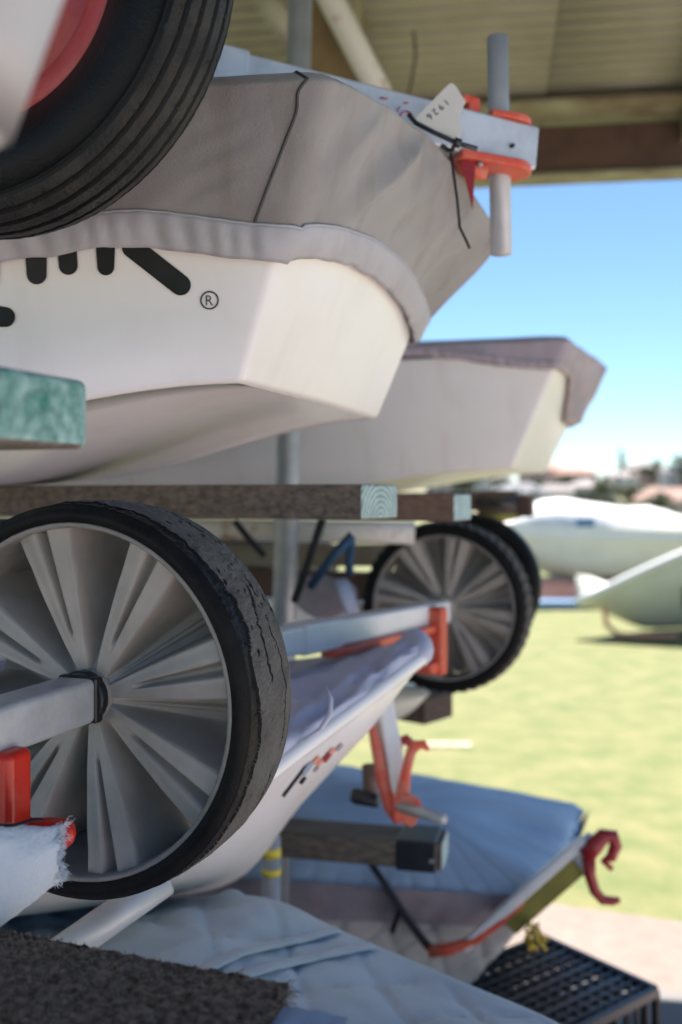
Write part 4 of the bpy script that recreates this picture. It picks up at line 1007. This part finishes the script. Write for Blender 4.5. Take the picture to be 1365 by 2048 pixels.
# unseen upturned tender, added behind the far wheel for the shadow it casts
g2 = thing('dinghy', (1.25, 9.9, 0), 'upturned dinghy added unseen behind the far wheel to cast a lawn shadow', 'dinghy')
loft_boat(g2, 'hull', Vector((1.62, 9.75, 0)), Vector((-1, .3, 0)), 2.2, .5, .55, .02, M['hullw'], sheer=0, bowr=.0)

# ------------------------------------------------------------------ far shore: hill, houses, trees
M['hill'] = surf('hill_scrub', (.16, .16, .085), (.22, .20, .13), .15, .5, 3)
def hz(x, y): return -.25 - 3.4 * sm((y - 62) / 60) + 7.2 * sm((y - 150) / 170) + 3.2 * sm((y - 330) / 600)
mb = MB(); rows = []
for i in range(46):
    y = 58 + i * 7 if i < 38 else 317 + (i - 37) * 110; rows.append([Vector(((-26 + j) * y * .045, y, hz(0, y) + .5 * noise.noise(Vector((j * .3, i * .4, 1))) * sm((y - 75) / 60))) for j in range(53)])
mb.grid(rows); struct(obj('hill', mb, M['hill']))
wallm = [mat('house_wall', c, rough=.8) for c in ((.55, .42, .38), (.60, .50, .42), (.62, .60, .58), (.50, .50, .52), (.58, .40, .34))]
roofm = [mat('house_roof', c, tuple(q * .8 for q in c), 2, .8) for c in ((.30, .15, .12), (.20, .18, .18), (.14, .15, .18), (.33, .2, .16), (.28, .26, .26))]
M['pane'] = mat('window_glass', (.03, .04, .05), rough=.1)
M['bark'] = mat('bark', (.10, .075, .055), (.06, .045, .035), 6, .9)
hn = 0
def house(px, d, wd, dp, ht, wi, ri, label, rot=0):
    x = (px - 682.5) / F * d; base = hz(x, d) - .6
    root = thing('house', (x, d, base), label, 'house', 'houses on the far hillside')
    a = Vector((math.cos(R(rot)), math.sin(R(rot)), 0)); b = Vector((-a.y, a.x, 0)); o = Vector((x, d, base))
    mb = MB(); mb.box(o + UZ * (ht / 2), (a, b, UZ), (wd / 2, dp / 2, ht / 2)); obj('wall', mb, wallm[wi], root, False)
    mb = MB(); e = .5; h = wd * .17; q = [o + a * (sx * (wd / 2 + e)) + b * (sy * (dp / 2 + e)) + UZ * (ht + .01) for sx, sy in ((-1, -1), (1, -1), (1, 1), (-1, 1))]
    r_ = [o + a * (sx * (wd / 2 - dp * .4)) + UZ * (ht + h) for sx in (-1, 1)]
    mb.add(q + r_, [(0, 1, 5, 4), (1, 2, 5), (2, 3, 4, 5), (3, 0, 4), (0, 3, 2, 1)]); obj('roof', mb, roofm[ri], root, False)
    n = max(2, int(wd / 2.6)); fl = 2 if ht > 4.5 else 1
    for k in range(n):
        for f in range(fl):
            mb = MB(); mb.box(o + a * (-wd / 2 + wd * (k + .5) / n) - b * (dp / 2 + .02) + UZ * (1.7 + f * 2.8), (a, b, UZ), (.55, .05, .6)); obj('window', mb, M['pane'], root, False)
spec = [(985, 150, 9, 7, 5.2, 2, 1, 'pale grey roofed house farthest left on the hillside'), (1085, 175, 13, 8, 5.6, 0, 3, 'pink walled house high on the hill right of the farther dinghy bow'), (1150, 165, 10, 7, 5.0, 0, 0, 'rose coloured house with dark red roof on the ridge'),
        (1040, 120, 10, 7, 4.6, 3, 2, 'slate roofed house low behind the dinghy bow'), (1180, 135, 9, 7, 4.4, 3, 4, 'grey house below the ridge in the middle of the view'), (1290, 185, 12, 8, 5.6, 4, 1, 'reddish house on the ridge below the tall pine'),
        (1345, 110, 13, 7, 3.8, 1, 3, 'salmon house with terracotta roof nearest the right edge'), (1365, 170, 11, 7, 5.2, 3, 2, 'dark roofed house high at the right edge'), (1240, 160, 9, 7, 4.6, 2, 4, 'white walled house among the hillside trees'), (1110, 128, 9, 7, 4, 2, 1, 'low white house just above the motor boat canopy'), (900, 160, 11, 8, 5, 1, 3, 'tan house on the hill behind the racks')]
for s_ in spec: house(s_[0], s_[1] * 1.6, *s_[2:], rot=random.uniform(-20, 20))
leafm = [mat('leaf', c, tuple(min(1, q * 1.7) for q in c), .8, .7) for c in ((.045, .065, .035), (.065, .085, .04), (.10, .11, .055))]  # some leaf tones lightened to stand in for distance haze
def tree(px, d, h, rx, mi, label, conical=False, seed=0):
    rg = random.Random(seed); x = (px - 682.5) / F * d; base = hz(x, d) - .4
    root = thing('tree', (x, d, base), label, 'tree', 'trees on the far hillside'); o = Vector((x, d, base))
    mb = MB(); mb.tube([o, o + UZ * h * .45 + Vector((.2, 0, 0)), o + UZ * h * .85], [h * .035, h * .025, h * .008], 7)
    for k in range(5):
        a = rg.uniform(0, 6.28); z = h * rg.uniform(.35, .65); mb.tube([o + UZ * z, o + UZ * (z + h * .15) + Vector((math.cos(a), math.sin(a), 0)) * rx * .7], [h * .014, h * .004], 5)
    obj('trunk', mb, M['bark'], root)
    mb = MB(); cl_ = [(Vector((rg.uniform(-1, 1) * rx * .6, rg.uniform(-1, 1) * rx * .6, h * rg.uniform(.42, .92))), rg.uniform(.25, .5) * rx) for _ in range(14)]
    if conical: cl_ = [(Vector((rg.uniform(-1, 1), rg.uniform(-1, 1), 0)) * rx * (1 - k / 15) * .6 + UZ * h * (.25 + .72 * k / 14), rx * (.2 + .4 * (1 - k / 14))) for k in range(14)]
    for c_, r_ in cl_:
        for _ in range(46):
            dv = Vector((rg.gauss(0, 1), rg.gauss(0, 1), rg.gauss(0, .8))).normalized() * r_ * rg.uniform(.5, 1.05); p = o + c_ + dv
            t1 = Vector((rg.gauss(0, 1), rg.gauss(0, 1), rg.gauss(0, 1))).normalized(); t2 = t1.cross(dv.normalized() + Vector((.01, .02, 0))).normalized(); s_ = rg.uniform(.16, .34) * max(.6, rx / 3)
            mb.add([p - t1 * s_ - t2 * s_ * .5, p + t1 * s_ - t2 * s_ * .5, p + t1 * s_ * .7 + t2 * s_ * .6, p - t1 * s_ * .7 + t2 * s_ * .6], [(0, 1, 2, 3)])
    obj('crown', mb, leafm[mi], root, False)
ts = [(1244, 178, 9.5, 2.2, 0, 'tall narrow pine standing out above the ridge', True), (1302, 176, 6.5, 3.6, 0, 'broad dark tree on the ridge right of the pine'), (1362, 168, 8, 3.6, 0, 'dark tree on the ridge at the right edge'), (1205, 130, 5, 3.2, 2, 'olive green tree in the middle of the slope'), (1255, 118, 5, 3.4, 2, 'yellow green bushy tree above the motor boat'),
      (1130, 150, 5, 3, 1, 'round tree between the rose house and the slope'), (1070, 140, 4.6, 2.8, 1, 'small tree beside the slate roofed house'), (1310, 105, 4, 3, 1, 'low tree in front of the salmon house'), (1010, 130, 5, 3, 1, 'tree at the left foot of the hill by the dinghy bow'), (1165, 112, 4, 2.8, 0, 'dark low tree just above the boat canopy'), (1225, 100, 3.6, 2.6, 1, 'nearest tree low on the slope'), (1385, 125, 6, 3.4, 1, 'tree just off the right edge beside the salmon house'), (930, 140, 7, 4, 0, 'dark tree behind the rack end')]
for i, t_ in enumerate(ts): tree(t_[0], t_[1] * 1.6, t_[2] * 1.25, *t_[3:6], conical=len(t_) > 6, seed=i + 20)
mb = MB(); rg = random.Random(4)
for i in range(1500):
    y = rg.uniform(110, 300); x = rg.uniform(.05, .45) * y; p = Vector((x, y, hz(x, y) + rg.uniform(0, 1.4))); s_ = rg.uniform(.3, .7)
    t1 = Vector((rg.gauss(0, 1), rg.gauss(0, 1), rg.gauss(0, 1))).normalized(); t2 = t1.orthogonal().normalized()
    mb.add([p - t1 * s_, p + t2 * s_, p + t1 * s_], [(0, 1, 2)])
f_ = obj('scrub', mb, leafm[1], smooth=False); f_['kind'] = 'stuff'; f_['label'] = 'low green scrub between the hillside houses'; f_['category'] = 'scrub'
